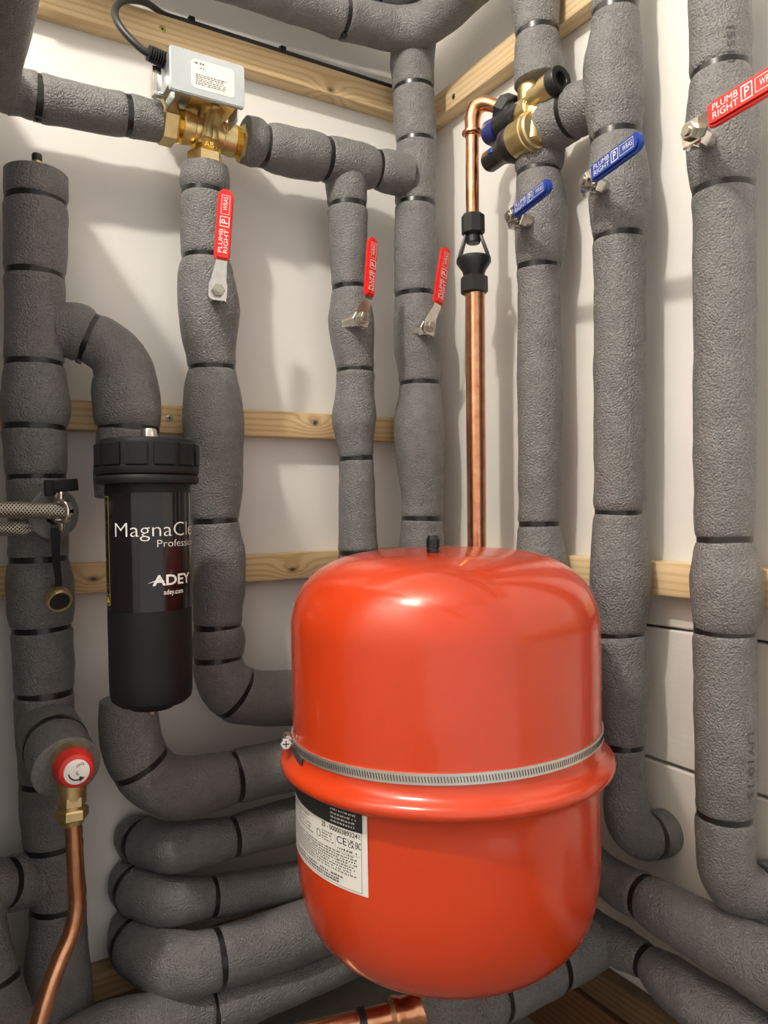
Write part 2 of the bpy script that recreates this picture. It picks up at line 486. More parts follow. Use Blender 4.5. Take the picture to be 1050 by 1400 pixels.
def screw(p, n, mat, par):
    """countersunk cross-head screw, p in world space; the batten's own transform is undone"""
    M = frame(p, n)
    head = lathe([(0.0042, -0.002), (0.0044, 0.0004), (0.0036, 0.0008), (0.0015, 0.0008), (0.001, -0.0012)], M, 14)
    cr = join(box(M @ Matrix.Translation((0, 0, 0.0009)), 0.0036, 0.0009, 0.0004), box(M @ Matrix.Translation((0, 0, 0.0009)), 0.0009, 0.0036, 0.0004))
    par_m = Matrix.Translation(par.location) @ par.rotation_euler.to_matrix().to_4x4()
    inv = par_m.inverted()
    for nm, vf, m in (('screw', head, mat), ('slot', cr, INK)):
        V = [inv @ Vector(v) for v in vf[0]]
        me = bpy.data.meshes.new(nm); me.from_pydata([tuple(v) for v in V], [], vf[1]); me.materials.append(m)
        o = bpy.data.objects.new(nm, me); COL.objects.link(o); o.parent = par
        if nm == 'screw': par = o
screw((-0.4384, -0.0250, 1.3002), (0, -1, 0), SCREWY, bt1)
screw((-0.4384, -0.0250, 0.8062), (0, -1, 0), SCREWM, bt2)
screw((-0.0250, -0.0864, 1.2956), (-1, 0, 0), SCREWM, bt4)
screw((-0.2327, -0.0245, 0.8095), (0, -1, 0), SCREWM, bt2)

# ================================================================== lagged pipes
GL = 'lagged pipes rising on the left wall'
GR = 'lagged pipes rising on the right wall'
GB = 'lagged pipes running along the bottom'
GT = 'lagged pipes running along the top'
P1, P1d = lagged('tall grey lagged pipe at the far left, topped by a black capped vent', [
    (-0.5940, -0.0660, 1.0675, 0.0337), (-0.5946, -0.0660, 1.0519, 0.0333), (-0.5953, -0.0660, 1.0362, 0.0314, 1), (-0.5953, -0.0660, 1.0174, 0.0333), (-0.5958, -0.0660, 0.9846, 0.0333), (-0.5975, -0.0660, 0.9541, 0.0299, 1), (-0.5978, -0.0660, 0.9353, 0.0313),
    (-0.5979, -0.0660, 0.9107, 0.0317), (-0.5992, -0.0660, 0.8779, 0.0309), (-0.6004, -0.0660, 0.8549, 0.0294, 1), (-0.5996, -0.0660, 0.8370, 0.0328), (-0.5993, -0.0660, 0.8083, 0.0366), (-0.6012, -0.0660, 0.7837, 0.0320, 1), (-0.6002, -0.0660, 0.7551, 0.0328), (-0.6000, -0.0660, 0.7289, 0.0298, 1),
    (-0.5992, -0.0660, 0.7059, 0.0310), (-0.5988, -0.0660, 0.6649, 0.0314), (-0.5993, -0.0660, 0.6370, 0.0299, 1), (-0.5980, -0.0660, 0.6073, 0.0355), (-0.5980, -0.0660, 0.5827, 0.0352), (-0.5977, -0.0660, 0.5596, 0.0300, 1), (-0.5960, -0.0660, 0.5248, 0.0323),
    (-0.5963, -0.0660, 0.4869, 0.0296, 1), (-0.5956, -0.0660, 0.4422, 0.0319), (-0.5935, -0.0660, 0.3881, 0.0298, 1), (-0.5926, -0.0660, 0.3507, 0.0313), (-0.5898, -0.0660, 0.3152, 0.0295, 1), (-0.5884, -0.0660, 0.2833, 0.0300),
    (-0.5860, -0.0660, 0.2451, 0.0285, 1), (-0.5881, -0.0660, 0.1916, 0.0334), (-0.5883, -0.0660, 0.1583, 0.0361), (-0.5879, -0.0660, 0.1181, 0.0365, 1), (-0.5857, -0.0660, 0.0655, 0.0366)], GL, (True, False))
B1, _ = lagged('grey lagged branch curving from the far left pipe down behind the black filter', [
    (-0.5788, -0.0660, 0.8948, 0.0283), (-0.5589, -0.0680, 0.8956, 0.0319), (-0.5514, -0.0700, 0.8935, 0.0312), (-0.5422, -0.0720, 0.8898, 0.0274, 1), (-0.5315, -0.0740, 0.8846, 0.0292), (-0.5164, -0.0750, 0.8740, 0.0312), (-0.5054, -0.0760, 0.8534, 0.0348),
    (-0.5036, -0.0770, 0.8251, 0.0382), (-0.5023, -0.0770, 0.8063, 0.0383), (-0.5010, -0.0770, 0.7849, 0.0334, 1), (-0.5039, -0.0770, 0.7634, 0.0342), (-0.5069, -0.0770, 0.7350, 0.0342), (-0.5082, -0.0770, 0.7050, 0.0325)], GL, heads=((0, (0, 0, -1)),))
P2, _ = lagged('grey lagged pipe hanging from the brass valve, with a red lever, bending behind the tank', [
    (-0.4003, -0.0660, 1.1166, 0.0290), (-0.4002, -0.0660, 1.1002, 0.0304), (-0.4014, -0.0660, 1.0835, 0.0268, 1), (-0.4009, -0.0660, 1.0617, 0.0295), (-0.4010, -0.0660, 1.0251, 0.0299), (-0.4005, -0.0660, 1.0024, 0.0281, 1), (-0.4008, -0.0660, 0.9840, 0.0335),
    (-0.3978, -0.0660, 0.9432, 0.0381), (-0.3975, -0.0660, 0.9066, 0.0345), (-0.3949, -0.0660, 0.8664, 0.0278, 1), (-0.3954, -0.0660, 0.8379, 0.0350), (-0.3943, -0.0660, 0.7965, 0.0378), (-0.3934, -0.0660, 0.7413, 0.0351), (-0.3931, -0.0660, 0.7044, 0.0324), (-0.3941, -0.0660, 0.6749, 0.0275, 1),
    (-0.3906, -0.0660, 0.6304, 0.0334), (-0.3908, -0.0660, 0.5934, 0.0330), (-0.3936, -0.0660, 0.5428, 0.0284, 1), (-0.3925, -0.0660, 0.5232, 0.0325), (-0.3939, -0.0660, 0.5012, 0.0290, 1), (-0.3902, -0.0680, 0.4779, 0.0325), (-0.3739, -0.0700, 0.4566, 0.0346, 1), (-0.3455, -0.0700, 0.4450, 0.0352),
    (-0.3025, -0.0700, 0.4389, 0.0361), (-0.2397, -0.0700, 0.4358, 0.0373), (-0.1821, -0.0700, 0.4359, 0.0385)], GL, (True, False))
P4, _ = lagged('slimmest grey lagged pipe on the left wall, teed under the horizontal run', [
    (-0.1969, -0.0660, 1.1645, 0.0274), (-0.1980, -0.0660, 1.1400, 0.0289), (-0.1968, -0.0660, 1.1067, 0.0254, 1), (-0.1966, -0.0660, 1.0896, 0.0269), (-0.1967, -0.0660, 1.0489, 0.0264), (-0.1960, -0.0660, 0.9942, 0.0229, 1), (-0.1946, -0.0660, 0.9761, 0.0275),
    (-0.1934, -0.0660, 0.9477, 0.0321), (-0.1912, -0.0660, 0.9072, 0.0286), (-0.1888, -0.0660, 0.8798, 0.0250, 1), (-0.1900, -0.0660, 0.8460, 0.0276), (-0.1917, -0.0660, 0.8153, 0.0306), (-0.1911, -0.0660, 0.7847, 0.0266), (-0.1893, -0.0660, 0.7571, 0.0225, 1),
    (-0.1887, -0.0660, 0.7233, 0.0256), (-0.1889, -0.0660, 0.6824, 0.0261), (-0.1881, -0.0660, 0.6260, 0.0266, 1), (-0.1884, -0.0660, 0.5798, 0.0302), (-0.1895, -0.0660, 0.5183, 0.0302)], GL)
P5, _ = lagged('grey lagged pipe standing in the corner of the two walls', [
    (-0.0791, -0.0660, 1.3999, 0.0322), (-0.0817, -0.0660, 1.3670, 0.0327), (-0.0847, -0.0660, 1.3395, 0.0326), (-0.0829, -0.0660, 1.2983, 0.0284, 1), (-0.0824, -0.0660, 1.2600, 0.0316), (-0.0799, -0.0660, 1.2210, 0.0279, 1), (-0.0820, -0.0660, 1.1745, 0.0300), (-0.0822, -0.0660, 1.1295, 0.0284, 1), (-0.0838, -0.0660, 1.1099, 0.0295),
    (-0.0848, -0.0660, 1.0563, 0.0316), (-0.0859, -0.0660, 0.9983, 0.0284, 1), (-0.0827, -0.0660, 0.9601, 0.0360), (-0.0828, -0.0660, 0.9225, 0.0354), (-0.0813, -0.0660, 0.8958, 0.0317), (-0.0799, -0.0660, 0.8690, 0.0290, 1), (-0.0812, -0.0660, 0.8313, 0.0349), (-0.0830, -0.0660, 0.8043, 0.0371), (-0.0818, -0.0660, 0.7667, 0.0355),
    (-0.0784, -0.0660, 0.7020, 0.0307), (-0.0797, -0.0660, 0.6708, 0.0291, 1), (-0.0804, -0.0660, 0.6319, 0.0334), (-0.0802, -0.0660, 0.5725, 0.0323), (-0.0818, -0.0660, 0.4863, 0.0323)], GL)
H1, _ = lagged('grey lagged horizontal pipe entering the brass valve from the left', [
    (-0.6235, -0.0660, 1.1536, 0.0245), (-0.6074, -0.0660, 1.1554, 0.0240), (-0.5913, -0.0660, 1.1540, 0.0243, 1), (-0.5696, -0.0660, 1.1552, 0.0249), (-0.5429, -0.0660, 1.1558, 0.0250), (-0.5136, -0.0660, 1.1573, 0.0246), (-0.4944, -0.0660, 1.1587, 0.0225, 1), (-0.4756, -0.0660, 1.1595, 0.0232), (-0.4564, -0.0660, 1.1603, 0.0230)], GT, (False, True), heads=((0, (0, -0.3, -1)),))
H0, _ = lagged('dark grey lagged pipe crossing the top left corner of the photo towards the viewer', [
    (-0.60, -0.066, 1.1555, 0.024), (-0.622, -0.068, 1.1555, 0.026), (-0.637, -0.082, 1.156, 0.0275), (-0.640, -0.11, 1.156, 0.0285), (-0.640, -0.2, 1.156, 0.0285), (-0.640, -0.5, 1.157, 0.029), (-0.640, -1.3, 1.16, 0.029)], GT)
H2, _ = lagged('short grey lagged horizontal pipe joining the brass valve to the corner pipe', [
    (-0.3485, -0.0700, 1.1623, 0.0289), (-0.3365, -0.0700, 1.1618, 0.0295), (-0.3224, -0.0700, 1.1603, 0.0255, 1), (-0.3019, -0.0700, 1.1612, 0.0309), (-0.2788, -0.0700, 1.1612, 0.0317), (-0.2540, -0.0700, 1.1633, 0.0307), (-0.2342, -0.0700, 1.1638, 0.0275, 1), (-0.2094, -0.0700, 1.1648, 0.0310), (-0.1805, -0.0700, 1.1650, 0.0314),
    (-0.1532, -0.0700, 1.1673, 0.0249, 1), (-0.1337, -0.0720, 1.1671, 0.0292), (-0.1052, -0.0720, 1.1679, 0.0296)], GT, (True, False))
T1, _ = lagged('large grey lagged pipe across the top, sweeping round the corner', [
    (-0.62, -0.075, 1.350, 0.0265), (-0.3797, -0.075, 1.358, 0.0265), (-0.29, -0.075, 1.3612, 0.0275), (-0.2073, -0.075, 1.3627, 0.0272, 1), (-0.160, -0.075, 1.366, 0.0282), (-0.118, -0.081, 1.369, 0.0285), (-0.092, -0.103, 1.371, 0.0285), (-0.082, -0.14, 1.373, 0.0285),
    (-0.080, -0.25, 1.376, 0.029), (-0.080, -0.5, 1.38, 0.029), (-0.080, -0.95, 1.39, 0.029)], GT, heads=((0, (0, -0.2, -1)),))
T2, _ = lagged('dark grey lagged pipe just showing above the large top pipe', [
    (-0.62, -0.06, 1.412, 0.029), (-0.30, -0.06, 1.420, 0.029), (-0.142, -0.062, 1.428, 0.0275, 1), (-0.115, -0.075, 1.430, 0.029), (-0.101, -0.105, 1.432, 0.029), (-0.098, -0.16, 1.434, 0.029), (-0.098, -0.95, 1.445, 0.029)], GT)  # unseen run along the right wall is added to shade the upper wall
P6a, _ = lagged('short grey lagged pipe coming down to the top of the brass multibloc', [
    (-0.0560, -0.2971, 1.3610, 0.0316), (-0.0560, -0.2960, 1.3081, 0.0299), (-0.0560, -0.2974, 1.2806, 0.0268), (-0.0560, -0.2984, 1.2631, 0.0250, 1), (-0.0560, -0.2986, 1.2443, 0.0280), (-0.0560, -0.3000, 1.2168, 0.0302), (-0.0560, -0.3010, 1.2038, 0.0302)], GR, (False, True))
P6, _ = lagged('grey lagged pipe with a small blue lever, nearest the copper pipe', [
    (-0.0560, -0.3000, 1.1223, 0.0307), (-0.0560, -0.2984, 1.1086, 0.0290), (-0.0560, -0.2969, 1.0949, 0.0255, 1), (-0.0560, -0.3001, 1.0651, 0.0298), (-0.0560, -0.3002, 1.0382, 0.0320), (-0.0560, -0.2983, 1.0075, 0.0303), (-0.0560, -0.2958, 0.9804, 0.0256, 1),
    (-0.0560, -0.2955, 0.9634, 0.0256), (-0.0560, -0.2943, 0.9052, 0.0265), (-0.0560, -0.2938, 0.8152, 0.0274), (-0.0560, -0.2919, 0.7250, 0.0266), (-0.0560, -0.2894, 0.6652, 0.0240, 1), (-0.0560, -0.2908, 0.6389, 0.0289), (-0.0560, -0.2939, 0.5983, 0.0341), (-0.0560, -0.2920, 0.5346, 0.0346)], GR, (True, False))
P7, _ = lagged('grey lagged pipe with a large blue lever, partly behind the red tank', [
    (-0.0560, -0.4214, 1.2840, 0.0235), (-0.0560, -0.4207, 1.2449, 0.0236), (-0.0560, -0.4209, 1.2226, 0.0232, 1), (-0.0560, -0.4183, 1.1907, 0.0286), (-0.0560, -0.4157, 1.1641, 0.0318), (-0.0560, -0.4172, 1.1275, 0.0317), (-0.0560, -0.4190, 1.0869, 0.0259, 1), (-0.0560, -0.4210, 1.0543, 0.0316), (-0.0560, -0.4230, 1.0218, 0.0326),
    (-0.0560, -0.4226, 0.9981, 0.0304), (-0.0560, -0.4218, 0.9777, 0.0262, 1), (-0.0560, -0.4215, 0.9627, 0.0270), (-0.0560, -0.4206, 0.8793, 0.0274), (-0.0560, -0.4186, 0.7597, 0.0276), (-0.0560, -0.4170, 0.6956, 0.0265), (-0.0560, -0.4157, 0.6795, 0.0242, 1), (-0.0560, -0.4161, 0.6473, 0.0296),
    (-0.0560, -0.4171, 0.6112, 0.0330), (-0.0560, -0.4159, 0.5748, 0.0304), (-0.0560, -0.4144, 0.5456, 0.0251, 1), (-0.0560, -0.4162, 0.5305, 0.0273), (-0.0560, -0.4182, 0.4986, 0.0276), (-0.0560, -0.4180, 0.4543, 0.0250), (-0.0560, -0.4185, 0.4238, 0.0211, 1), (-0.0560, -0.4200, 0.3903, 0.0218),
    (-0.0560, -0.4219, 0.3547, 0.0250), (-0.0500, -0.4214, 0.3347, 0.0250), (-0.0340, -0.4227, 0.3200, 0.0244), (-0.0200, -0.4260, 0.3171, 0.0237, 1), (-0.0060, -0.4276, 0.3184, 0.0238), (0.0020, -0.4262, 0.3177, 0.0240)], GR)
P8, P8d = lagged('widest looking grey lagged pipe at the right edge, with a red lever', [
    (-0.0560, -0.5474, 1.2059, 0.0278), (-0.0560, -0.5469, 1.1649, 0.0278), (-0.0560, -0.5467, 1.1236, 0.0276), (-0.0560, -0.5471, 1.0950, 0.0256, 1), (-0.0560, -0.5478, 1.0677, 0.0310), (-0.0560, -0.5482, 1.0399, 0.0335), (-0.0560, -0.5490, 1.0120, 0.0325), (-0.0560, -0.5482, 0.9839, 0.0266, 1), (-0.0560, -0.5483, 0.9604, 0.0275),
    (-0.0560, -0.5477, 0.8878, 0.0279), (-0.0560, -0.5471, 0.8185, 0.0276), (-0.0560, -0.5462, 0.7490, 0.0277), (-0.0560, -0.5445, 0.6793, 0.0271), (-0.0560, -0.5449, 0.6534, 0.0239, 1), (-0.0560, -0.5451, 0.6373, 0.0281), (-0.0560, -0.5463, 0.6129, 0.0331), (-0.0560, -0.5456, 0.5884, 0.0316),
    (-0.0560, -0.5433, 0.5657, 0.0263, 1), (-0.0560, -0.5435, 0.5496, 0.0279), (-0.0560, -0.5436, 0.5040, 0.0285), (-0.0560, -0.5434, 0.4618, 0.0282), (-0.0560, -0.5434, 0.4266, 0.0279), (-0.0560, -0.5417, 0.3894, 0.0245, 1), (-0.0560, -0.5421, 0.3662, 0.0270), (-0.0560, -0.5426, 0.3417, 0.0271), (-0.0500, -0.5452, 0.3228, 0.0263), (-0.0340, -0.5498, 0.3112, 0.0257),
    (-0.0200, -0.5544, 0.3092, 0.0245, 1), (-0.0040, -0.5564, 0.3093, 0.0247), (0.0020, -0.5558, 0.3088, 0.0248)], GR)
T7, _ = lagged('short grey lagged tee between the brass multibloc and the large blue lever pipe', [
    (-0.0600, -0.3187, 1.1436, 0.0304), (-0.0600, -0.3298, 1.1422, 0.0309), (-0.0580, -0.3411, 1.1430, 0.0289), (-0.0570, -0.3566, 1.1432, 0.0276, 1), (-0.0560, -0.3750, 1.1418, 0.0279), (-0.0560, -0.4033, 1.1387, 0.0255)], GR)
Q1, _ = lagged('grey lagged pipe slanting low along the right wall, upper of two', [
    (-0.0560, -0.3358, 0.2833, 0.0240), (-0.0580, -0.3855, 0.2714, 0.0219), (-0.0590, -0.4210, 0.2666, 0.0238), (-0.0600, -0.4486, 0.2687, 0.0228, 1), (-0.0600, -0.4701, 0.2673, 0.0274), (-0.0600, -0.5096, 0.2662, 0.0290), (-0.0600, -0.5497, 0.2652, 0.0307), (-0.0600, -0.5933, 0.2639, 0.0330), (-0.0600, -0.6510, 0.2622, 0.0363)], GB)
Q2, _ = lagged('grey lagged pipe slanting low along the right wall, lower of two', [
    (-0.0600, -0.3322, 0.2032, 0.0220), (-0.0600, -0.3838, 0.1978, 0.0236), (-0.0600, -0.4156, 0.1991, 0.0222), (-0.0600, -0.4494, 0.2007, 0.0170, 1), (-0.0600, -0.4736, 0.1969, 0.0245), (-0.0600, -0.5168, 0.1918, 0.0280), (-0.0600, -0.5711, 0.1897, 0.0322), (-0.0600, -0.6191, 0.1862, 0.0382)], GB)
# pipe from under the tank to the lower slanting pipe
U1, _ = lagged('grey lagged pipe leaving the bottom outlet of the red tank', [
    (-0.272, -0.3845, EYE-0.470, 0.0285), (-0.272, -0.3845, EYE-0.482, 0.0295), (-0.265, -0.3845, EYE-0.499, 0.031), (-0.240, -0.3845, EYE-0.503, 0.031), (-0.215, -0.3845, EYE-0.503, 0.0285, 1),
    (-0.19, -0.3845, EYE-0.502, 0.031), (-0.155, -0.3845, EYE-0.50, 0.031), (-0.135, -0.3845, EYE-0.499, 0.0285, 1), (-0.11, -0.3845, EYE-0.497, 0.0305), (-0.075, -0.3845, EYE-0.495, 0.030)], GB)
F1, _ = lagged('grey lagged pipe turning right below the black filter', [
    (-0.5100, -0.0850, 0.4710, 0.0311), (-0.5091, -0.0860, 0.4455, 0.0334), (-0.5067, -0.0880, 0.4200, 0.0341), (-0.4976, -0.0900, 0.3941, 0.0325, 1), (-0.4786, -0.0900, 0.3698, 0.0345), (-0.4483, -0.0900, 0.3566, 0.0361), (-0.4122, -0.0900, 0.3555, 0.0344), (-0.3841, -0.0900, 0.3562, 0.0303, 1), (-0.3600, -0.0900, 0.3570, 0.0330), (-0.3129, -0.0900, 0.3573, 0.0340), (-0.2513, -0.0900, 0.3584, 0.0343), (-0.1950, -0.0900, 0.3611, 0.0353)], GB)
G1, _ = lagged('grey lagged bend out of the left wall, topmost of the stack of three', [
    (-0.4860, -0.0040, 0.2848, 0.0236), (-0.4866, -0.0140, 0.2802, 0.0268), (-0.4829, -0.0280, 0.2779, 0.0266, 1), (-0.4706, -0.0500, 0.2767, 0.0288), (-0.4542, -0.0750, 0.2793, 0.0293), (-0.4257, -0.0850, 0.2814, 0.0279), (-0.3855, -0.0850, 0.2799, 0.0235, 1), (-0.3593, -0.0850, 0.2811, 0.0265), (-0.3079, -0.0850, 0.2824, 0.0283), (-0.2391, -0.0850, 0.2825, 0.0286)], GB)
G2, _ = lagged('grey lagged bend out of the left wall, middle of the stack of three', [
    (-0.4916, -0.0040, 0.2275, 0.0259), (-0.4926, -0.0160, 0.2243, 0.0290), (-0.4906, -0.0300, 0.2213, 0.0303, 1), (-0.4801, -0.0520, 0.2205, 0.0307), (-0.4622, -0.0740, 0.2169, 0.0296), (-0.4377, -0.0820, 0.2153, 0.0258), (-0.4130, -0.0820, 0.2111, 0.0228, 1), (-0.3838, -0.0820, 0.2075, 0.0250), (-0.3017, -0.0820, 0.2001, 0.0245), (-0.2391, -0.0820, 0.1942, 0.0245)], GB)
G3, _ = lagged('grey lagged bend out of the left wall, bottom and largest of the stack of three', [
    (-0.4890, -0.0040, 0.1652, 0.0291), (-0.4924, -0.0220, 0.1616, 0.0318), (-0.4926, -0.0450, 0.1600, 0.0344, 1), (-0.4827, -0.0750, 0.1582, 0.0368), (-0.4651, -0.1050, 0.1545, 0.0385), (-0.4453, -0.1200, 0.1573, 0.0354), (-0.4195, -0.1250, 0.1593, 0.0311, 1), (-0.3913, -0.1250, 0.1573, 0.0342), (-0.3212, -0.1250, 0.1570, 0.0358), (-0.2517, -0.1250, 0.1577, 0.0356)], GB)
G4, _ = lagged('grey lagged pipe in shade under the stack of three bends', [
    (-0.5900, -0.1300, 0.1144, 0.0300), (-0.5451, -0.1300, 0.1195, 0.0313), (-0.4884, -0.1250, 0.1088, 0.0314), (-0.4305, -0.1200, 0.0987, 0.0282, 1), (-0.3905, -0.1200, 0.0986, 0.0307), (-0.3230, -0.1200, 0.0990, 0.0296), (-0.2608, -0.1200, 0.1029, 0.0291), (-0.1827, -0.1200, 0.1094, 0.0295)], GB)
S1, _ = lagged('grey lagged tee stub and bend at the bottom left edge', [
    (-0.5989, -0.0660, 0.2761, 0.0264), (-0.6158, -0.0700, 0.2798, 0.0274), (-0.6295, -0.0760, 0.2852, 0.0284), (-0.6400, -0.0820, 0.2897, 0.0251, 1), (-0.6561, -0.0900, 0.2904, 0.0259), (-0.6666, -0.1000, 0.2715, 0.0259), (-0.6651, -0.1100, 0.2414, 0.0268), (-0.6583, -0.1200, 0.2065, 0.0272, 1), (-0.6491, -0.1300, 0.1673, 0.0301), (-0.6434, -0.1350, 0.1306, 0.0311)], GB)
E1, _ = lagged('stubby grey lagged branch pointing at the viewer behind the red safety valve', [
    (-0.5951, -0.0720, 0.4502, 0.0308), (-0.5945, -0.0950, 0.4467, 0.0324), (-0.5926, -0.1180, 0.4403, 0.0324, 1), (-0.5909, -0.1450, 0.4333, 0.0329), (-0.5891, -0.1650, 0.4280, 0.0336)], GL, (False, True), bulge=0.0006)
E2, _ = lagged('short grey foam collar behind the braided filling hoses', [
    (-0.5999, -0.0720, 0.6895, 0.0257), (-0.5968, -0.0950, 0.6886, 0.0274), (-0.5932, -0.1120, 0.6885, 0.0278), (-0.5903, -0.1220, 0.6877, 0.0276)], GL, (False, True))

# faint factory print on two of the sleeves
def sleeve_print(R, data, body, v_top, length, cap, ang):
    pts, s, rad, T = data
    V, F = fit_text(body, length, cap)
    out = []
    for p in V:
        z = v_top-p.x
        k = min(range(len(pts)), key=lambda i: abs(pts[i].z-z))
        a = ang + p.y/rad[k]
        out.append(Vector((pts[k].x+math.cos(a)*(rad[k]+0.0009), pts[k].y+math.sin(a)*(rad[k]+0.0009), z)))
    mk('printed_text', (out, F), GREYINK, R, smooth=False)
sleeve_print(P8, P8d, '15510', (-0.0800, -0.5712, 1.1233)[2], 0.034, 0.007, math.radians(-134))
sleeve_print(P8, P8d, 'UY10 15', (-0.0800, -0.5842, 0.4749)[2], 0.062, 0.007, math.radians(-104))

# ================================================================== left: vent cap
v0 = Vector((-0.5933, -0.0660, 1.0644)); 
vt = root('air_vent', v0, 'tiny brass vent with a black cap on top of the far left pipe', 'vent')
mk('brass_stem', lathe([(0.0052, -0.004), (0.0052, 0.018), (0.0042, 0.019)], Matrix.Translation(v0), 18), BRASS, vt)
mk('black_cap', lathe([(0.0050, 0.0185), (0.0056, 0.0195), (0.0056, 0.025), (0.0048, 0.0263)], Matrix.Translation(v0), 18), BLACK, vt)

# ================================================================== red expansion tank
TX, TY = -0.272, -0.3845
tank = root('expansion_tank', (TX, TY, EYE-0.436), 'big glossy red expansion tank filling the lower middle of the photo', 'tank')
prof = [(0.004, -0.0420), (0.03, -0.0424), (0.06, -0.0440), (0.085, -0.0470), (0.105, -0.0525), (0.118, -0.0590), (0.130, -0.0680), (0.140, -0.0800), (0.1465, -0.0945), (0.1495, -0.108), (0.15, -0.125),
        (0.15, -0.17), (0.15, -0.222), (0.1512, -0.231), (0.1555, -0.2355), (0.1602, -0.2385), (0.1620, -0.2430), (0.1606, -0.2478), (0.1560, -0.2504), (0.1505, -0.2520), (0.1478, -0.2560),
        (0.1475, -0.29), (0.1475, -0.335), (0.1462, -0.354), (0.1428, -0.374), (0.137, -0.391), (0.127, -0.406), (0.111, -0.419), (0.086, -0.428), (0.05, -0.434), (0.004, -0.436)]
pp, _, _ = spline([(r, 0, z, 0) for r, z in prof], 0.003)
TM = Matrix.Translation((TX, TY, EYE))
mk('vessel', lathe([(max(p.x, 0.001), p.z) for p in reversed(pp)], TM, 112), TANK, tank, sharp=60)
tc_n = Vector((-0.713-TX, -1.0-TY, 0)).normalized(); tc_t = Vector((-tc_n.y, tc_n.x, 0))
# black valve cap on the crown
vp = Vector((-0.3075, -0.4193, 0.6480)); vp.z = EYE-0.0432
vcap = mk('valve_cap', lathe([(0.0062, 0), (0.0062, 0.003), (0.0054, 0.004), (0.0056, 0.0125), (0.0046, 0.0155)], Matrix.Translation(vp), 16), BLACK, tank)
mk('grip_rib', join(*[box(frame(vp+Vector((math.cos(a)*0.0057, math.sin(a)*0.0057, 0.008)), (0, 0, 1), (math.cos(a), math.sin(a), 0)), 0.0012, 0.0012, 0.008) for a in [2*PI*k/10 for k in range(10)]]), BLACK, vcap, kind='stuff')
# outlet under the vessel
mk('outlet_collar', lathe([(0.0225, -0.478), (0.0235, -0.476), (0.0235, -0.436), (0.02, -0.432)], TM, 28), BLACK, tank)
# perforated strap with worm drive
def band_z(a): return EYE-0.2178 - 0.0035*math.sin(-a)
strap_o = root('hose_clamp', (TX, TY, EYE-0.2178), 'perforated steel hose clamp strapped round the red tank', 'clamp')
def ringband(r0, r1, hw, a0=0, a1=2*PI, n=120, dz=0.0, drop=0.0):
    V, F = [], []
    for i in range(n+1):
        a = a0+(a1-a0)*i/n; d = tc_n*math.cos(a)+tc_t*math.sin(a); z = band_z(a)+dz-drop*i/n
        for r, h in ((r0, -hw), (r1, -hw), (r1, hw), (r0, hw)):
            p = Vector((TX, TY, 0))+d*r; p.z = z+h; V.append(p)
    for i in range(n):
        for k in range(4):
            F.append((i*4+k, (i+1)*4+k, (i+1)*4+(k+1) % 4, i*4+(k+1) % 4))
    return V, F
mk('strap', ringband(0.1498, 0.1512, 0.0046), STRAPM, strap_o)
slots = []
for i in range(170):
    a = -1.2+2.9*i/170
    d = tc_n*math.cos(a)+tc_t*math.sin(a); t = tc_n*-math.sin(a)+tc_t*math.cos(a)
    p = Vector((TX, TY, 0))+d*0.1512; p.z = band_z(a)
    M = frame(p, d, t) @ Matrix.Rotation(0.18, 4, 'Z')
    slots.append(box(M, 0.0007, 0.0050, 0.0005))
mk('slot_row', join(*slots), INK, strap_o, kind='stuff')
a = -1.30
d = tc_n*math.cos(a)+tc_t*math.sin(a); t = tc_n*-math.sin(a)+tc_t*math.cos(a)
p = Vector((TX, TY, 0))+d*0.1545; p.z = band_z(a)+0.001
wh = mk('worm_housing', box(frame(p, d, t), 0.017, 0.0115, 0.007, 0.002), NICKEL, strap_o)
s0 = p+d*0.003
mk('worm_screw', join(cyl(s0-t*0.011, s0+t*0.009, 0.0033, seg=14), hexnut(s0+t*0.009, s0+t*0.0145, 0.0056), cyl(s0+t*0.0145, s0+t*0.0153, 0.0045, seg=14)), NICKEL, wh)
mk('screw_slot', join(box(frame(s0+t*0.0154, t), 0.006, 0.001, 0.0005), box(frame(s0+t*0.0154, t), 0.001, 0.006, 0.0005)), INK, wh)
mk('strap_tail', ringband(0.1516, 0.1522, 0.0042, a+0.08, a+0.30, 12, -0.003, 0.006), NICKEL, strap_o)
# wall bracket behind
br = root('tank_bracket', (-0.02, TY+0.02, EYE-0.235), 'grey steel bracket holding the red tank off the right wall', 'bracket')
mk('wall_plate', box(Matrix.Translation((-0.0025, TY+0.022, EYE-0.2)), 0.004, 0.030, 0.07, 0.001), ZINC, br)
mk('arm', box(Matrix.Translation((-0.062, TY+0.022, EYE-0.215)), 0.117, 0.004, 0.045, 0.001), ZINC, br)
mk('saddle', box(frame((-0.1205, TY-0.003, EYE-0.19), (1, 0, 0)), 0.06, 0.10, 0.002, 0.0005), ZINC, br)
# rating label
RL = 0.1481
lab = mk('rating_label', on_cyl(grid_vf(0, 0.138, -0.0690, 0.0030, 40), (TX, TY), tc_n, RL, -0.455-0.138/RL, EYE-0.2535), PALE, tank, label='white rating label with a black top strip and small print')
LA = -0.455-0.138/RL; LZ = EYE-0.2535
def onlab(vf, x, y, mat, name, lift=0.0003):
    vf = ([Vector((v[0]+x, v[1]+y, 0)) for v in vf[0]], vf[1])
    return mk(name, on_cyl(vf, (TX, TY), tc_n, RL+lift, LA, LZ), mat, lab, smooth=False)
onlab(grid_vf(0.004, 0.1335, -0.0172, 0.0025, 40), 0, 0, INK, 'black_strip')
onlab(fit_text('25 - 000003893241', 0.046, 0.0041, 0.010), 0.0845, -0.0226, INK, 'serial_number')
onlab(fit_text('CE', 0.0115, 0.0062), 0.105, -0.0312, INK, 'approval_mark')
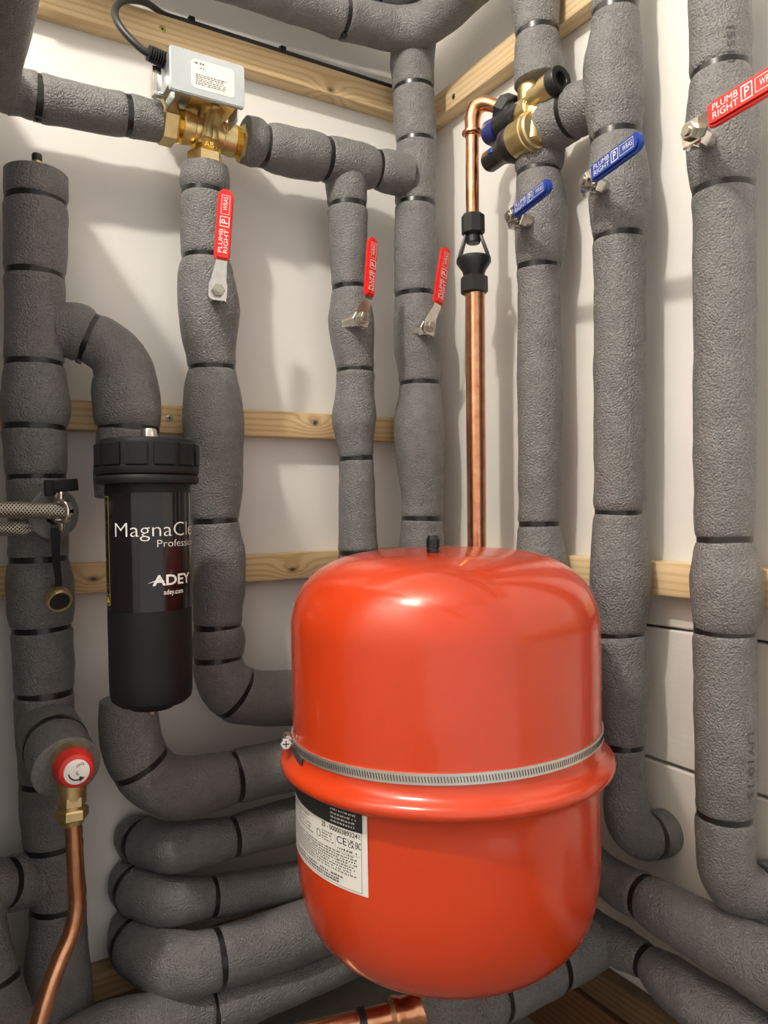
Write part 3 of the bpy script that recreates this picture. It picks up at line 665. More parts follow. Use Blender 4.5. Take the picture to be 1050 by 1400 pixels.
onlab(join(*[([Vector((v.x, v.y+dy, 0)) for v in q[0]], q[1]) for q, dy in ((fit_text('UK', 0.0068, 0.0031, 0.01), 0.0036), (fit_text('CA', 0.0068, 0.0031, 0.01), 0.0))]), 0.1182, -0.0318, INK, 'approval_mark')
onlab(fit_text('EAC', 0.0052, 0.0056, 0.01), 0.1262, -0.0312, INK, 'approval_mark')
onlab(([Vector((math.cos(i*PI/12)*r, math.sin(i*PI/12)*r, 0)) for i in range(24) for r in (0.0028, 0.0034)], [(2*i, 2*i+1, (2*i+3) % 48, (2*i+2) % 48) for i in range(24)]), 0.0795, -0.0305, INK, 'ring_mark')
rng = random.Random(3)
def print_lines(x0, x1, ys, h, wmin=0.0014, wmax=0.0045, fill=1.0):
    vs = []
    for y in ys:
        x = x0
        end = x0+(x1-x0)*(1 if fill >= 1 else rng.uniform(fill, 1))
        while x < end-0.001:
            w = min(rng.uniform(wmin, wmax), end-x)
            k = max(1, int(w/0.0011)); cw = w/k
            for c in range(k):
                if rng.random() < 0.9:
                    hh = h*rng.choice((1, 1, 1.25))
                    vs.append(grid_vf(x+c*cw, x+c*cw+cw*0.72, y, y+hh, 1))
            x += w+0.0009
    return join(*vs)
onlab(print_lines(0.012, 0.130, [-0.0395-0.0023*i for i in range(8)], 0.0010, fill=0.95), 0, 0, GREYINK, 'small_print').__setitem__('kind', 'stuff')
onlab(print_lines(0.012, 0.131, [-0.0600, -0.0627, -0.0650], 0.0013, fill=0.8), 0, 0, INK, 'bold_print').__setitem__('kind', 'stuff')
onlab(print_lines(0.012, 0.078, [-0.0222, -0.0255, -0.0285, -0.0315, -0.0345], 0.0011, fill=0.7), 0, 0, GREYINK, 'small_print').__setitem__('kind', 'stuff')
onlab(print_lines(0.085, 0.103, [-0.0268, -0.0292, -0.0316, -0.0340], 0.0011, fill=0.7), 0, 0, GREYINK, 'small_print').__setitem__('kind', 'stuff')
onlab(print_lines(0.106, 0.128, [-0.0362], 0.0014), 0, 0, INK, 'bold_print').__setitem__('kind', 'stuff')
onlab(print_lines(0.098, 0.131, [-0.0045, -0.0080, -0.0113, -0.0146], 0.0012, fill=0.6), 0, 0, PALE, 'strip_print', 0.0006).__setitem__('kind', 'stuff')
onlab(join(grid_vf(0.009, 0.1325, -0.0672, -0.0669, 30), grid_vf(0.1322, 0.1325, -0.0672, -0.0172, 1), grid_vf(0.103, 0.1032, -0.037, -0.0245, 1), grid_vf(0.104, 0.131, -0.0376, -0.0374, 4)), 0, 0, GREYINK, 'frame_line')

# ================================================================== black magnetic filter
FX, FY = -0.5110, -0.2000
ft = root('magnetic_filter', (FX, FY, EYE-0.206), 'tall black cylindrical heating filter with white lettering', 'filter')
FM = Matrix.Translation((FX, FY, EYE))
fn = Vector((-0.713-FX, -1.0-FY, 0)).normalized(); ft_t = Vector((-fn.y, fn.x, 0))
mk('body', lathe([(0.008, -0.206), (0.022, -0.2035), (0.024, -0.2005), (0.034, -0.198), (0.0395, -0.1935), (0.0410, -0.187), (0.0414, -0.17), (0.0424, 0.018), (0.0424, 0.030)], FM, 72), BLACKM, ft)
mk('rim_ring', lathe([(0.043, 0.0255), (0.0505, 0.0265), (0.0512, 0.0285), (0.0512, 0.0325), (0.0500, 0.0345), (0.044, 0.035)], FM, 72), BLACKM, ft)
cap = mk('screw_cap', lathe([(0.047, 0.034), (0.0508, 0.036), (0.0516, 0.038), (0.0516, 0.0425), (0.0500, 0.0440), (0.0496, 0.066), (0.0480, 0.0705), (0.045, 0.0718), (0.012, 0.0718)], FM, 72), BLACKM, ft)
def arc_block(a0, a1, r0, r1, z0, z1, n=6):
    V, F = [], []
    for i in range(n+1):
        a = a0+(a1-a0)*i/n; d = fn*math.cos(a)+ft_t*math.sin(a)
        for r, z in ((r0, z0), (r1, z0+0.0008), (r1, z1-0.0015), (r0, z1)):
            p = Vector((FX, FY, 0))+d*r; p.z = EYE+z; V.append(p)
    for i in range(n):
        for k in range(4):
            F.append((i*4+k, (i+1)*4+k, (i+1)*4+(k+1) % 4, i*4+(k+1) % 4))
    F += [(3, 2, 1, 0), tuple(n*4+k for k in range(4))]
    return V, F
for i in range(12):
    a = 2*PI*i/12+0.12
    mk('grip_panel', arc_block(a, a+0.40, 0.0488, 0.0520, 0.0440, 0.0672), BLACKM, cap, sharp=30)
mk('bleed_valve', lathe([(0.0094, 0.071), (0.0094, 0.0738), (0.0088, 0.0745), (0.0082, 0.082), (0.0072, 0.0835), (0.003, 0.0835)], Matrix.Translation((FX+0.002, FY, EYE)), 24), NICKEL, ft, label='chrome air bleed valve')
mk('drain_nib', lathe([(0.0045, -0.2105), (0.005, -0.209), (0.005, -0.203)], FM, 16), COPPER, ft)
mk('inlet_spigot', cyl((FX+0.01, FY+0.03, EYE+0.0), (FX+0.02, -0.08, EYE+0.0), 0.017), BLACKM, ft)
mk('outlet_spigot', cyl((FX+0.01, FY+0.03, EYE-0.15), (FX+0.02, -0.09, EYE-0.15), 0.017), BLACKM, ft)
def frad(z): return 0.0424-(0.018-(z-EYE))*0.0053
def onfil(vf, a, z, mat, name, par, lift):
    return mk(name, on_cyl(vf, (FX, FY), fn, 0.042, a, EYE+z, lambda zz: frad(zz)+lift), mat, par, smooth=name == 'film')
film = onfil(grid_vf(-0.058, 0.075, -0.1005, 0.0170, 60), 0, 0, GLOSSB, 'film', ft, 0.0004)
film['label'] = 'glossy black printed film'
onfil(fit_text('MagnaClean', 0.111, 0.0143, -0.012), math.radians(-47.5), -0.0262, WHITE, 'lettering', film, 0.0007)
onfil(fit_text('Professional', 0.0575, 0.0073, -0.012), math.radians(10.5), -0.0368, WHITE, 'lettering', film, 0.0007)
onfil(fit_text('ADEY', 0.0455, 0.0100, 0.026), math.radians(3.5), -0.0745, WHITE, 'logo_lettering', film, 0.0007)
sw = [(-0.004, 0.0022), (0.006, 0.0040), (0.0105, 0.0032), (0.0125, 0.0040), (0.009, 0.0058), (0.004, 0.0052)]
onfil(([Vector((x, y, 0)) for x, y in sw], [tuple(range(6))]), math.radians(2.5), -0.0745, WHITE, 'logo_swoosh', film, 0.0009)
onfil(fit_text('adey.com', 0.0225, 0.0050, 0.012), math.radians(18), -0.0840, WHITE, 'lettering', film, 0.0007)
yl = []
for x0, x1, y0, y1 in ((0, 0.0004, -0.094, 0.014), (0.0106, 0.0112, -0.094, 0.014), (0, 0.0112, -0.0944, -0.0938), (0, 0.0112, 0.0134, 0.014), (0, 0.0112, -0.084, -0.0836)):
    yl.append(grid_vf(x0, x1, y0, y1, 2))
yl.append(([Vector((0.0016, -0.0920, 0)), Vector((0.0100, -0.0920, 0)), Vector((0.0058, -0.0850, 0))], [(0, 1, 2)]))
onfil(join(*yl), math.radians(-77), 0, YELLOW, 'warning_strip', film, 0.0008)
onfil(print_lines(0.002, 0.009, [-0.082+0.0028*i for i in range(33)], 0.0011, 0.001, 0.003, 0.5), math.radians(-77), 0, GREYINK, 'warning_print', film, 0.0009)['kind'] = 'stuff'

# ================================================================== lever ball valves
def ball_valve(label, piv, n, dv, stem, L0, L1, w, mat, rise=0.010, sdir=None):
    piv = Vector(piv); n = Vector(n).normalized()
    M = frame(piv, n, dv); X = M.col[0].to_3d(); Zn = n
    sd = Vector(sdir).normalized() if sdir else n
    R = root('ball_valve', piv, label, 'valve', 'lever ball valves on the lagged pipes')
    mk('stem', join(cyl(piv-sd*stem, piv-sd*0.016, 0.0085, seg=20), hexnut(piv-sd*0.018, piv-sd*0.006, 0.0105), cyl(piv-sd*0.007, piv+n*0.004, 0.0048, seg=16)), NICKEL, R)
    # stamped steel lever: pad round the spindle, then a neck that steps outwards
    pad = prism(rrect(0.024, 0.022, 0.006), -0.0012, 0.0012, M @ Matrix.Translation((0.001, 0, 0)), 0.0004)
    V, F = [], []
    path = [(0.008, 0.0), (0.014, 0.001), (L0-0.004, rise-0.001), (L0+0.02, rise)]
    for (x, z), hw in zip(path, (0.010, 0.009, 0.0068, 0.0062)):
        for y, dz in ((-hw, -0.0012), (hw, -0.0012), (hw, 0.0012), (-hw, 0.0012)): V.append(M @ Vector((x, y, z+dz)))
    for i in range(3):
        for k in range(4): F.append((i*4+k, (i+1)*4+k, (i+1)*4+(k+1) % 4, i*4+(k+1) % 4))
    F += [(3, 2, 1, 0), (12, 13, 14, 15)]
    lip = box(M @ Matrix.Translation((-0.006, -0.010, -0.005)), 0.010, 0.002, 0.010, 0.0005)
    mk('lever', join(pad, (V, F), lip), NICKEL, R)
    mk('nut', join(hexnut(piv+n*0.001, piv+n*0.0065, 0.0078), cyl(piv+n*0.0065, piv+n*0.0085, 0.0042, seg=16)), SCREWM, R)
    hw = w/2
    out = [(L0, -hw*0.86), (L0+0.006, -hw)]+[(L1-hw+hw*math.sin(a), -hw*math.cos(a)) for a in [PI*i/10 for i in range(11)]]+[(L0+0.006, hw), (L0, hw*0.86)]
    sl = mk('sleeve', prism(out, rise-0.0042, rise+0.0042, M, 0.0022), mat, R, sharp=50)
    z = rise+0.0045
    ln = L1-L0; c = w*0.27
    tx = []
    def put(vf, x, y): tx.append(([Vector((v[0]+x, v[1]+y, 0)) for v in vf[0]], vf[1]))
    put(fit_text('PLUMB', ln*0.33, c), L0+ln*0.09, w*0.06); put(fit_text('RIGHT', ln*0.33, c), L0+ln*0.09, -w*0.28)
    put(fit_text('P', ln*0.06, c*1.5, 0.01), L0+ln*0.50, -w*0.18)
    put(fit_text('WRAS', ln*0.19, c*1.05), L0+ln*0.685, -w*0.10)
    def outline(x0, x1, y0, y1, t): 
        for q in ((x0, x1, y0, y0+t), (x0, x1, y1-t, y1), (x0, x0+t, y0, y1), (x1-t, x1, y0, y1)): put(grid_vf(*q, 1), 0, 0)
    outline(L0+ln*0.455, L0+ln*0.60, -w*0.29, w*0.32, w*0.05)
    outline(L0+ln*0.63, L0+ln*0.90, -w*0.25, w*0.30, w*0.028)
    mk('lettering', on_plane(join(*tx), M, z), WHITE, sl, smooth=False)
    return R
ball_valve('red lever valve standing upright on the pipe below the brass valve', (-0.4062, -0.1236, 0.9480), (-0.122, -0.99, 0), (0.09, 0.02, 1), 0.05, 0.034, 0.118, 0.0185, REDV)
ball_valve('red lever valve on the slim pipe under the horizontal run', (-0.2074, -0.1203, 0.9394), (0.24, -0.97, 0), (0.11, 0.03, 1), 0.036, 0.028, 0.107, 0.0165, REDV, sdir=(0.10, -0.99, 0.0))
ball_valve('red lever valve on the corner pipe, leaning to the right', (-0.0988, -0.1198, 0.9396), (0.18, -0.98, 0), (0.22, 0.06, 1), 0.040, 0.032, 0.116, 0.0175, REDV, sdir=(0.02, -0.99, 0.0))
ball_valve('small blue lever valve under the brass multibloc', (-0.1125, -0.3133, 1.0271), (-0.985, 0.17, 0), (-0.17, -0.985, 0.05), 0.05, 0.012, 0.084, 0.0165, BLUEV, 0.004, (-0.99, -0.14, 0.0))
ball_valve('large blue lever valve on the pipe right of the brass multibloc', (-0.1131, -0.4319, 1.0241), (-0.985, 0.17, 0), (-0.17, -0.985, 0.05), 0.05, 0.014, 0.088, 0.0185, BLUEV, 0.004, (-0.99, -0.14, 0.0))
ball_valve('red lever valve at the right edge, its lever cut by the frame', (-0.1169, -0.5597, 1.0198), (-0.997, 0.08, 0), (-0.08, -0.995, 0.04), 0.055, 0.024, 0.100, 0.0215, REDV, 0.006, (-0.985, -0.17, 0.0))

# ================================================================== motorised valve, top left
mv = root('motorised_valve', (-0.3990, -0.0660, 1.1151), 'brass motorised valve with a silver actuator box', 'valve')
body = join(cyl((-0.4295, -0.0660, 1.1615), (-0.4140, -0.0660, 1.1608), 0.0205, 0.0185, 28, 0.001), cyl((-0.4158, -0.0660, 1.1612), (-0.3763, -0.0660, 1.1597), 0.0175, seg=28), cyl((-0.3782, -0.0660, 1.1602), (-0.3618, -0.0660, 1.1594), 0.0185, 0.0205, 28, 0.001),
            cyl((-0.3952, -0.0660, 1.1653), (-0.3981, -0.0660, 1.1390), 0.0145, 0.0175, 28), lathe([(0.0175, -0.012), (0.0195, -0.004), (0.0195, 0.004), (0.0150, 0.012)], Matrix.Translation((-0.3963, -0.0660, 1.1596)), 28), cyl((-0.3947, -0.0660, 1.1673), (-0.3939, -0.0720, 1.1922), 0.019, 0.015, 28),
            cyl((-0.4028, -0.0850, 1.1446), (-0.3993, -0.0830, 1.1750), 0.0065, seg=16))
mk('valve_body', body, BRASS, mv)
mk('compression_nut', hexnut((-0.4564, -0.0660, 1.1616), (-0.4359, -0.0660, 1.1613), 0.0262), BRASS, mv)
mk('compression_nut', hexnut((-0.3539, -0.0660, 1.1589), (-0.3420, -0.0660, 1.1584), 0.0235), BRASS, mv)
mk('compression_nut', hexnut((-0.3991, -0.0660, 1.1342), (-0.3999, -0.0660, 1.1140), 0.0225), BRASS, mv)
def thread(a, b, r):
    a, b = Vector(a), Vector(b); n = 6; h = (b-a).length; pr = []
    for i in range(n): pr += [(r-0.0008, h*i/n), (r, h*(i+0.5)/n)]
    return lathe(pr+[(r-0.0008, h)], frame(a, b-a), 28)
mk('thread', thread((-0.4368, -0.0660, 1.1616), (-0.4277, -0.0660, 1.1611), 0.0200), BRASSY, mv)
mk('thread', thread((-0.3637, -0.0660, 1.1594), (-0.3519, -0.0660, 1.1589), 0.0195), BRASSY, mv)
mk('thread', thread((-0.3980, -0.0660, 1.1409), (-0.3987, -0.0660, 1.1325), 0.0185), BRASSY, mv)
pc = Vector((-0.3977, -0.0800, 1.1849))
plate = mk('mounting_plate', join(box(Matrix.Translation(pc), 0.056, 0.046, 0.0035, 0.001), box(Matrix.Translation(pc+Vector((0, -0.0235, -0.004))), 0.010, 0.006, 0.012, 0.002)), BRASS, mv)
for dx, dy in ((-0.023, -0.0205), (0.023, -0.0205), (0.0, -0.0225)):
    q = pc+Vector((dx, dy, 0.0015)); mk('plate_screw', cyl(q-Vector((0, 0, 0.003)), q+Vector((0, 0, 0.002)), 0.0042, 0.003, 16), BRASSY, plate)
for t_, u_ in (('A', (-0.4273, -0.0885, 1.1577)), ('B', (-0.3805, -0.0885, 1.1566)), ('AB', (-0.4067, -0.0850, 1.1348))):
    V, F = fit_text(t_, 0.006*len(t_), 0.007); mk('embossed_letter', on_plane((V, F), frame(Vector(u_)+Vector((0, -0.0015, 0)), (0, -1, 0), (1, 0, 0))), BRASSY, mv, smooth=False)
a0, a1 = Vector((-0.4593, -0.1250, 1.2223)), Vector((-0.3679, -0.1250, 1.2255)); b0, b1 = Vector((-0.4586, -0.1250, 1.1716)), Vector((-0.3684, -0.1250, 1.1734))
bx = (a0+a1+b0+b1)/4; bw = ((a1-a0).length+(b1-b0).length)/2; bh = ((a0-b0).length+(a1-b1).length)/2
FR = frame(bx, (0, -1, 0), (1, 0, 0))
act = mk('actuator_cover', prism(rrect(bw, bh, 0.004), -0.007, 0.0, FR, 0.0012), ZINC, mv, sharp=40)
mk('actuator_base', box(FR @ Matrix.Translation((0, bh*0.10, -0.045)), bw*0.95, bh*0.74, 0.076, 0.001), ZINC, mv)
mk('end_flap', (box(FR @ Matrix.Translation((bw*0.41, -bh*0.62, -0.020)), 0.0012, 0.017, 0.032, 0.0004)), ZINC, act)
mk('end_flap', box(FR @ Matrix.Translation((-bw*0.44, -bh*0.54, -0.020)), 0.0012, 0.012, 0.035, 0.0004), ZINC, act)
mk('manual_lever', join(box(FR @ Matrix.Translation((-bw*0.56, -bh*0.10, -0.034)), 0.010, 0.040, 0.002, 0.0006), box(FR @ Matrix.Translation((-bw*0.57, -bh*0.42, -0.030)), 0.012, 0.004, 0.012, 0.001), box(FR @ Matrix.Translation((-bw*0.60, -bh*0.47, -0.022)), 0.008, 0.004, 0.006, 0.001)), NICKEL, mv)
lw, lh = bw*0.575, bh*0.66
st = mk('sticker', prism(rrect(lw, lh, 0.005), 0.0, 0.0004, FR @ Matrix.Translation((bw*0.065, -bh*0.005, 0))), PALE, act)
FS = FR @ Matrix.Translation((bw*0.065-lw/2, -bh*0.005, 0))
tx = fit_text('24V', 0.008, 0.0022, 0.01)
mk('sticker_print', on_plane(join(print_lines(0.004, 0.0165, [lh*0.335], 0.0022), print_lines(0.010, 0.0155, [lh*0.20], 0.0012), print_lines(0.005, lw-0.008, [-0.0012-0.0022*i for i in range(6)], 0.0011, fill=0.75)), FS, 0.0006), INK, st, smooth=False, kind='stuff')
# flex
BZ = EYE+0.629
cb = root('flex_cable', (-0.4548, -0.0900, 1.2220), 'black flex looping from the actuator box onto the top batten', 'cable')
cn = [(*(-0.4501, -0.0950, 1.2191), .0042), (*(-0.4661, -0.0970, 1.2195), .0042), (*(-0.4817, -0.0990, 1.2224), .0042), (*(-0.4957, -0.0960, 1.2333), .0042), (*(-0.5064, -0.0900, 1.2492), .0042), (*(-0.5088, -0.0800, 1.2674), .0042), (*(-0.5018, -0.0680, 1.2875), .0042), (*(-0.4867, -0.0550, 1.3041), .0042)]
cx0 = (-0.4620, -0.0400, 1.3172)
cn += [(*cx0, .0042)]
for px in ((-0.4325, -0.0250, 1.3206)[0], (-0.3975, -0.0250, 1.3147)[0], (-0.3480, -0.0250, 1.3145)[0], (-0.2904, -0.0250, 1.3160)[0], (-0.2238, -0.0250, 1.3129)[0], (-0.0893, -0.0250, 1.3093)[0]):
    cn.append((px, -0.0195, BZ+0.0045, 0.0036))
pts, s_, ns_ = spline(cn, 0.003)
mk('flex', sweep(pts, [pchip(ns_, [c[3] for c in cn], q) for q in s_], 14), CABLE, cb)
g0, g1 = Vector((-0.4766, -0.0985, 1.2217)), Vector((-0.4501, -0.0950, 1.2191)); gp = []
gl = (g1-g0).length
for i in range(9): gp += [(0.0058, gl*i/9), (0.0088+0.0012*i/9, gl*(i+0.2)/9), (0.0088+0.0012*i/9, gl*(i+0.55)/9), (0.0058, gl*(i+0.75)/9)]
mk('ribbed_grommet', lathe(gp, frame(g0, g1-g0), 20), BLACK, cb)
for u_, v_ in (((-0.3994, -0.0250, 1.3160), 0), ((-0.2708, -0.0250, 1.3177), 0)):
    q = Vector((u_[0], -0.0195, BZ+0.0055))
    mk('cable_clip', join(box(Matrix.Translation(q), 0.009, 0.012, 0.011, 0.002), cyl(q+Vector((0, 0.004, 0.005)), q+Vector((0, 0.004, 0.008)), 0.003, seg=12)), BLACK, cb)

# ================================================================== copper pipe and tundish, right wall
def pipe(name, nodes, mat, par=None, seg=24, **kw):
    pts, s, ns = spline(nodes, 0.003)
    return mk(name, sweep(pts, [pchip(ns, [n[3] for n in nodes], q) for q in s], seg), mat, par, **kw)
cp = root('copper_drain_pipe', (-0.0900, -0.2026, 0.5360), 'bright copper pipe with an elbow, dropping behind the red tank', 'pipe')
pipe('upper_tube', [(-0.0900, -0.2090, 1.0620, 0.0085), (-0.0900, -0.2100, 1.1186, 0.0087), (-0.0900, -0.2114, 1.1769, 0.0087)], COPPER, cp)
pipe('elbow', [(-0.0900, -0.2116, 1.1692, 0.0101), (-0.0900, -0.2119, 1.1824, 0.0100), (-0.0900, -0.2129, 1.1933, 0.0104), (-0.0880, -0.2175, 1.2031, 0.0103), (-0.0840, -0.2275, 1.2052, 0.0097), (-0.0780, -0.2392, 1.1996, 0.0087), (-0.0710, -0.2563, 1.1871, 0.0086)], COPPER, cp)
mk('elbow_bead', lathe([(0.0115, -0.003), (0.0135, -0.0015), (0.0135, 0.0015), (0.0115, 0.003)], Matrix.Translation((-0.0900, -0.2116, 1.1730)), 28), COPPER, cp)
pipe('lower_tube', [(-0.0900, -0.2121, 0.9679, 0.0128), (-0.0900, -0.2106, 0.8712, 0.0128), (-0.0900, -0.2091, 0.7282, 0.0126), (-0.0900, -0.2080, 0.6344, 0.0124), (-0.0900, -0.2070, 0.5269, 0.0124)], COPPER, cp)
td = root('tundish', (-0.0900, -0.2097, 0.9647), 'black plastic tundish between the two lengths of copper pipe', 'tundish')
mk('top_nut', hexnut((-0.0900, -0.2100, 1.0417), (-0.0900, -0.2099, 1.0674), 0.0152, 8), BLACK, td)
mk('spout', join(cyl((-0.0900, -0.2102, 1.0302), (-0.0900, -0.2101, 1.0426), 0.0092, seg=24, bev=0.001), cyl((-0.0900, -0.2100, 1.0407), (-0.0900, -0.2099, 1.0503), 0.0115, seg=24)), BLACK, td)
c_top, c_bot = Vector((-0.0900, -0.2100, 1.0407)), Vector((-0.0900, -0.2108, 1.0101))
rv = Vector((0.74, -0.67, 0))
for sgn in (-1, 1):
    p0, p1 = c_top+rv*0.0095*sgn, c_bot+rv*0.0195*sgn
    mk('arm', box(frame((p0+p1)/2, p1-p0, rv), 0.0042, 0.012, (p1-p0).length+0.002, 0.001), BLACK, td)
fz = Matrix.Translation((-0.0900, -0.2103, 0.9874))
h = (-0.0900, -0.2109, 1.0120)[2]-(-0.0900, -0.2103, 0.9874)[2]
mk('funnel', lathe([(0.0125, -0.001), (0.0155, h*0.30), (0.0225, h*0.72), (0.0225, h*0.92), (0.0205, h), (0.0185, h), (0.0185, h*0.8), (0.010, h*0.3)], fz, 32), BLACK, td)
mk('bottom_nut', hexnut((-0.0900, -0.2105, 0.9645), (-0.0900, -0.2106, 0.9873), 0.0178, 8), BLACK, td)

# ================================================================== brass multibloc, right wall
mb = root('multibloc_valve', (-0.0620, -0.2831, 1.1277), 'brass multibloc valve with black and dark blue knobs and an open port', 'valve')
A = lambda p: Vector(p)
mk('valve_body', join(cyl((-0.0620, -0.2927, 1.2080), (-0.0620, -0.2960, 1.1154), 0.0170, 0.0185, 28, 0.001), cyl((-0.0720, -0.2844, 1.1662), (-0.0720, -0.3131, 1.1649), 0.0175, seg=28, bev=0.002), cyl((-0.0800, -0.3168, 1.1672), (-0.0840, -0.3176, 1.1174), 0.010, 0.0125, seg=18, bev=0.002), cyl((-0.0820, -0.3225, 1.1555), (-0.0750, -0.3257, 1.1334), 0.010, 0.014, 20)), BRASS, mb)
p0, p1 = A((-0.0830, -0.3189, 1.1690)), A((-0.0830, -0.3531, 1.1707)); ax_ = (p1-p0).normalized()
mk('port', join(cyl(p0, p1, 0.0125, seg=28), lathe([(0.0125, 0), (0.0145, 0.001), (0.0145, 0.0125), (0.0125, 0.0135)], frame(p1-ax_*0.0145, ax_), 28)), BRASS, mb)
mk('port_collar', lathe([(0.0135, -0.002), (0.0155, 0), (0.0155, 0.011), (0.0145, 0.0125), (0.0085, 0.0125), (0.008, 0.0118), (0.008, -0.004), (0.001, -0.004)], frame(p1, ax_), 32), BLACK, mb)
q0, q1 = A((-0.0830, -0.3244, 1.1321)), A((-0.0830, -0.2882, 1.1316)); ay = (q1-q0).normalized()
mk('prv_collar', join(cyl(q0, q1, 0.0220, seg=32, bev=0.002), lathe([(0.0220, 0), (0.0234, 0.001), (0.0234, 0.004), (0.0220, 0.005)], frame(q0+ay*0.008, ay), 32)), BRASS, mb)
q2 = A((-0.0830, -0.2334, 1.1272)); hh = (q2-q1).length
kb = mk('reducing_knob', lathe([(0.0205, -0.001), (0.0216, 0.001), (0.0216, hh*0.22), (0.0195, hh*0.28), (0.0150, hh*0.48), (0.0135, hh*0.55), (0.0132, hh*0.95), (0.0115, hh)], frame(q1, q2-q1), 32), BLACK, mb)
mk('blue_band', box(frame(q1+(q2-q1)*0.62+Vector((-0.0132, -0.003, 0.002)), (-1, -0.25, 0.35), (0, 1, 0)), 0.010, 0.007, 0.002, 0.0005), BLUEV, kb)
s0, s1 = A((-0.0800, -0.3116, 1.1626)), A((-0.0800, -0.2855, 1.1637))
mk('side_port', cyl(s0, s1, 0.0125, seg=24, bev=0.001), BRASS, mb)
s2 = A((-0.0800, -0.2551, 1.1625))
mk('check_body', join(cyl(s1, s2, 0.0145, 0.0155, 24, 0.001), cyl(A((-0.0800, -0.2934, 1.1602)), s1, 0.0150, seg=24)), BLACK, mb)
s3 = A((-0.0800, -0.2320, 1.1649))
mk('blue_cap', lathe([(0.0155, 0), (0.0158, 0.002), (0.0158, (s3-s2).length*0.8), (0.013, (s3-s2).length), (0.004, (s3-s2).length+0.001)], frame(s2, s3-s2), 28), nmat('dark_blue_plastic', (0.014, 0.03, 0.16), 0.4), mb)
n0, n1 = A((-0.0700, -0.2661, 1.1802)), A((-0.0745, -0.2520, 1.1900))
mk('drain_nut', join(hexnut(n1, n0, 0.0195, 8), cyl(n0, A((-0.0660, -0.2668, 1.1718)), 0.017, seg=24), cyl(A((-0.0720, -0.2545, 1.1812)), A((-0.0700, -0.2768, 1.1682)), 0.0175, seg=24, bev=0.002)), BLACK, mb)

# ================================================================== left: filling hoses, safety valve
hx = root('filling_hose', (-0.6441, -0.1500, 0.6923), 'upper braided steel filling hose with a chrome wing nut', 'hose')
def hose(par, nodes, name='braided_hose'):
    pts, s, ns = spline(nodes, 0.003); uv = []
    vf = sweep(pts, [pchip(ns, [n[3] for n in nodes], q) for q in s], 28, uvs=uv)
    uv = [(a, b if b else 0) for a, b in uv]
    return mk(name, vf, BRAID, par, uv=uv)
hose(hx, [(-0.7007, -0.1450, 0.6912, 0.0080), (-0.6696, -0.1450, 0.6921, 0.0082), (-0.6371, -0.1450, 0.6923, 0.0085), (-0.6101, -0.1450, 0.6911, 0.0086), (-0.5906, -0.1450, 0.6900, 0.0086), (-0.5814, -0.1450, 0.6891, 0.0082)])
rc = A((-0.5868, -0.1480, 0.6899)); rd = Vector((0.93, -0.36, 0)); 
rd = Vector((-0.80, -0.60, 0.0))
ringp = lathe([(0.0098, -0.004), (0.0126, -0.004), (0.0132, -0.002), (0.0132, 0.003), (0.0122, 0.0042), (0.0098, 0.0042), (0.0098, -0.004)], frame(rc, rd), 36, False, False)
lug = lambda sg: cyl(rc+Vector((0, 0, 0.011*sg)), rc+Vector((0, 0, 0.0205*sg)), 0.0042, 0.0026, 16, 0.0008)
mk('wing_nut', join(ringp, lug(1), lug(-1)), NICKEL, hx)
hy = root('filling_hose', (-0.6429, -0.1300, 0.6723), 'lower braided steel filling hose, half hidden beside the foam collar', 'hose')
hose(hy, [(-0.7007, -0.1280, 0.6768, 0.0072), (-0.6625, -0.1280, 0.6743, 0.0075), (-0.6427, -0.1280, 0.6730, 0.0076), (-0.6263, -0.1270, 0.6725, 0.0076), (-0.6176, -0.1230, 0.6729, 0.0069), (-0.6114, -0.1180, 0.6742, 0.0059)])
fv = root('filling_valve', (-0.5829, -0.1200, 0.6797), 'filling tap with a black lever, strap and dangling brass cap', 'valve')
mk('tap_body', join(cyl((-0.5879, -0.1050, 0.6877), (-0.5865, -0.1460, 0.6899), 0.0105, seg=24, bev=0.001), cyl((-0.5877, -0.1300, 0.6931), (-0.5881, -0.1350, 0.7107), 0.005, seg=16)), NICKEL, fv)
lc = A((-0.5902, -0.1350, 0.7138))
mk('tap_lever', join(box(frame(A((-0.5969, -0.1370, 0.7145)), (0, -1, 0), (1, 0, 0.02)), 0.0085, 0.0165, 0.010, 0.001), box(frame(A((-0.5833, -0.1370, 0.7168)), (0, -1, 0), (1, 0.1, 0.09)), 0.030, 0.0128, 0.0060, 0.001)), BLACKM, fv)
sp_ = [A((-0.5912, -0.1370, 0.6724)), A((-0.5912, -0.1350, 0.6547)), A((-0.5899, -0.1280, 0.6350)), A((-0.5872, -0.1220, 0.6174)), A((-0.5871, -0.1200, 0.6062))]
V, F = [], []
for p_, w_ in zip(sp_, (0.0050, 0.0042, 0.0038, 0.0034, 0.0036)):
    for dx, dy in ((-w_, -0.0008), (w_, -0.0008), (w_, 0.0008), (-w_, 0.0008)): V.append(p_+Vector((dx, dy, 0)))
for i in range(4):
    for k in range(4): F.append((i*4+k, (i+1)*4+k, (i+1)*4+(k+1) % 4, i*4+(k+1) % 4))
mk('cap_strap', (V, F), BLACKM, fv)
cc = A((-0.5875, -0.1220, 0.5963)); cd = Vector((0.10, -0.88, -0.45)).normalized()
capo = mk('blanking_cap', lathe([(0.001, -0.0060), (0.0115, -0.0060), (0.0128, -0.0045), (0.0128, 0.0050), (0.0122, 0.0062), (0.0108, 0.0062), (0.0104, 0.0055), (0.0104, 0.0048)], frame(cc, cd), 36, True, False), BRASS, fv, label='brass blanking cap')
mk('seal', lathe([(0.0104, 0.0046), (0.0045, 0.0006), (0.0044, 0.0004)], frame(cc, cd), 28), BLACK, capo)
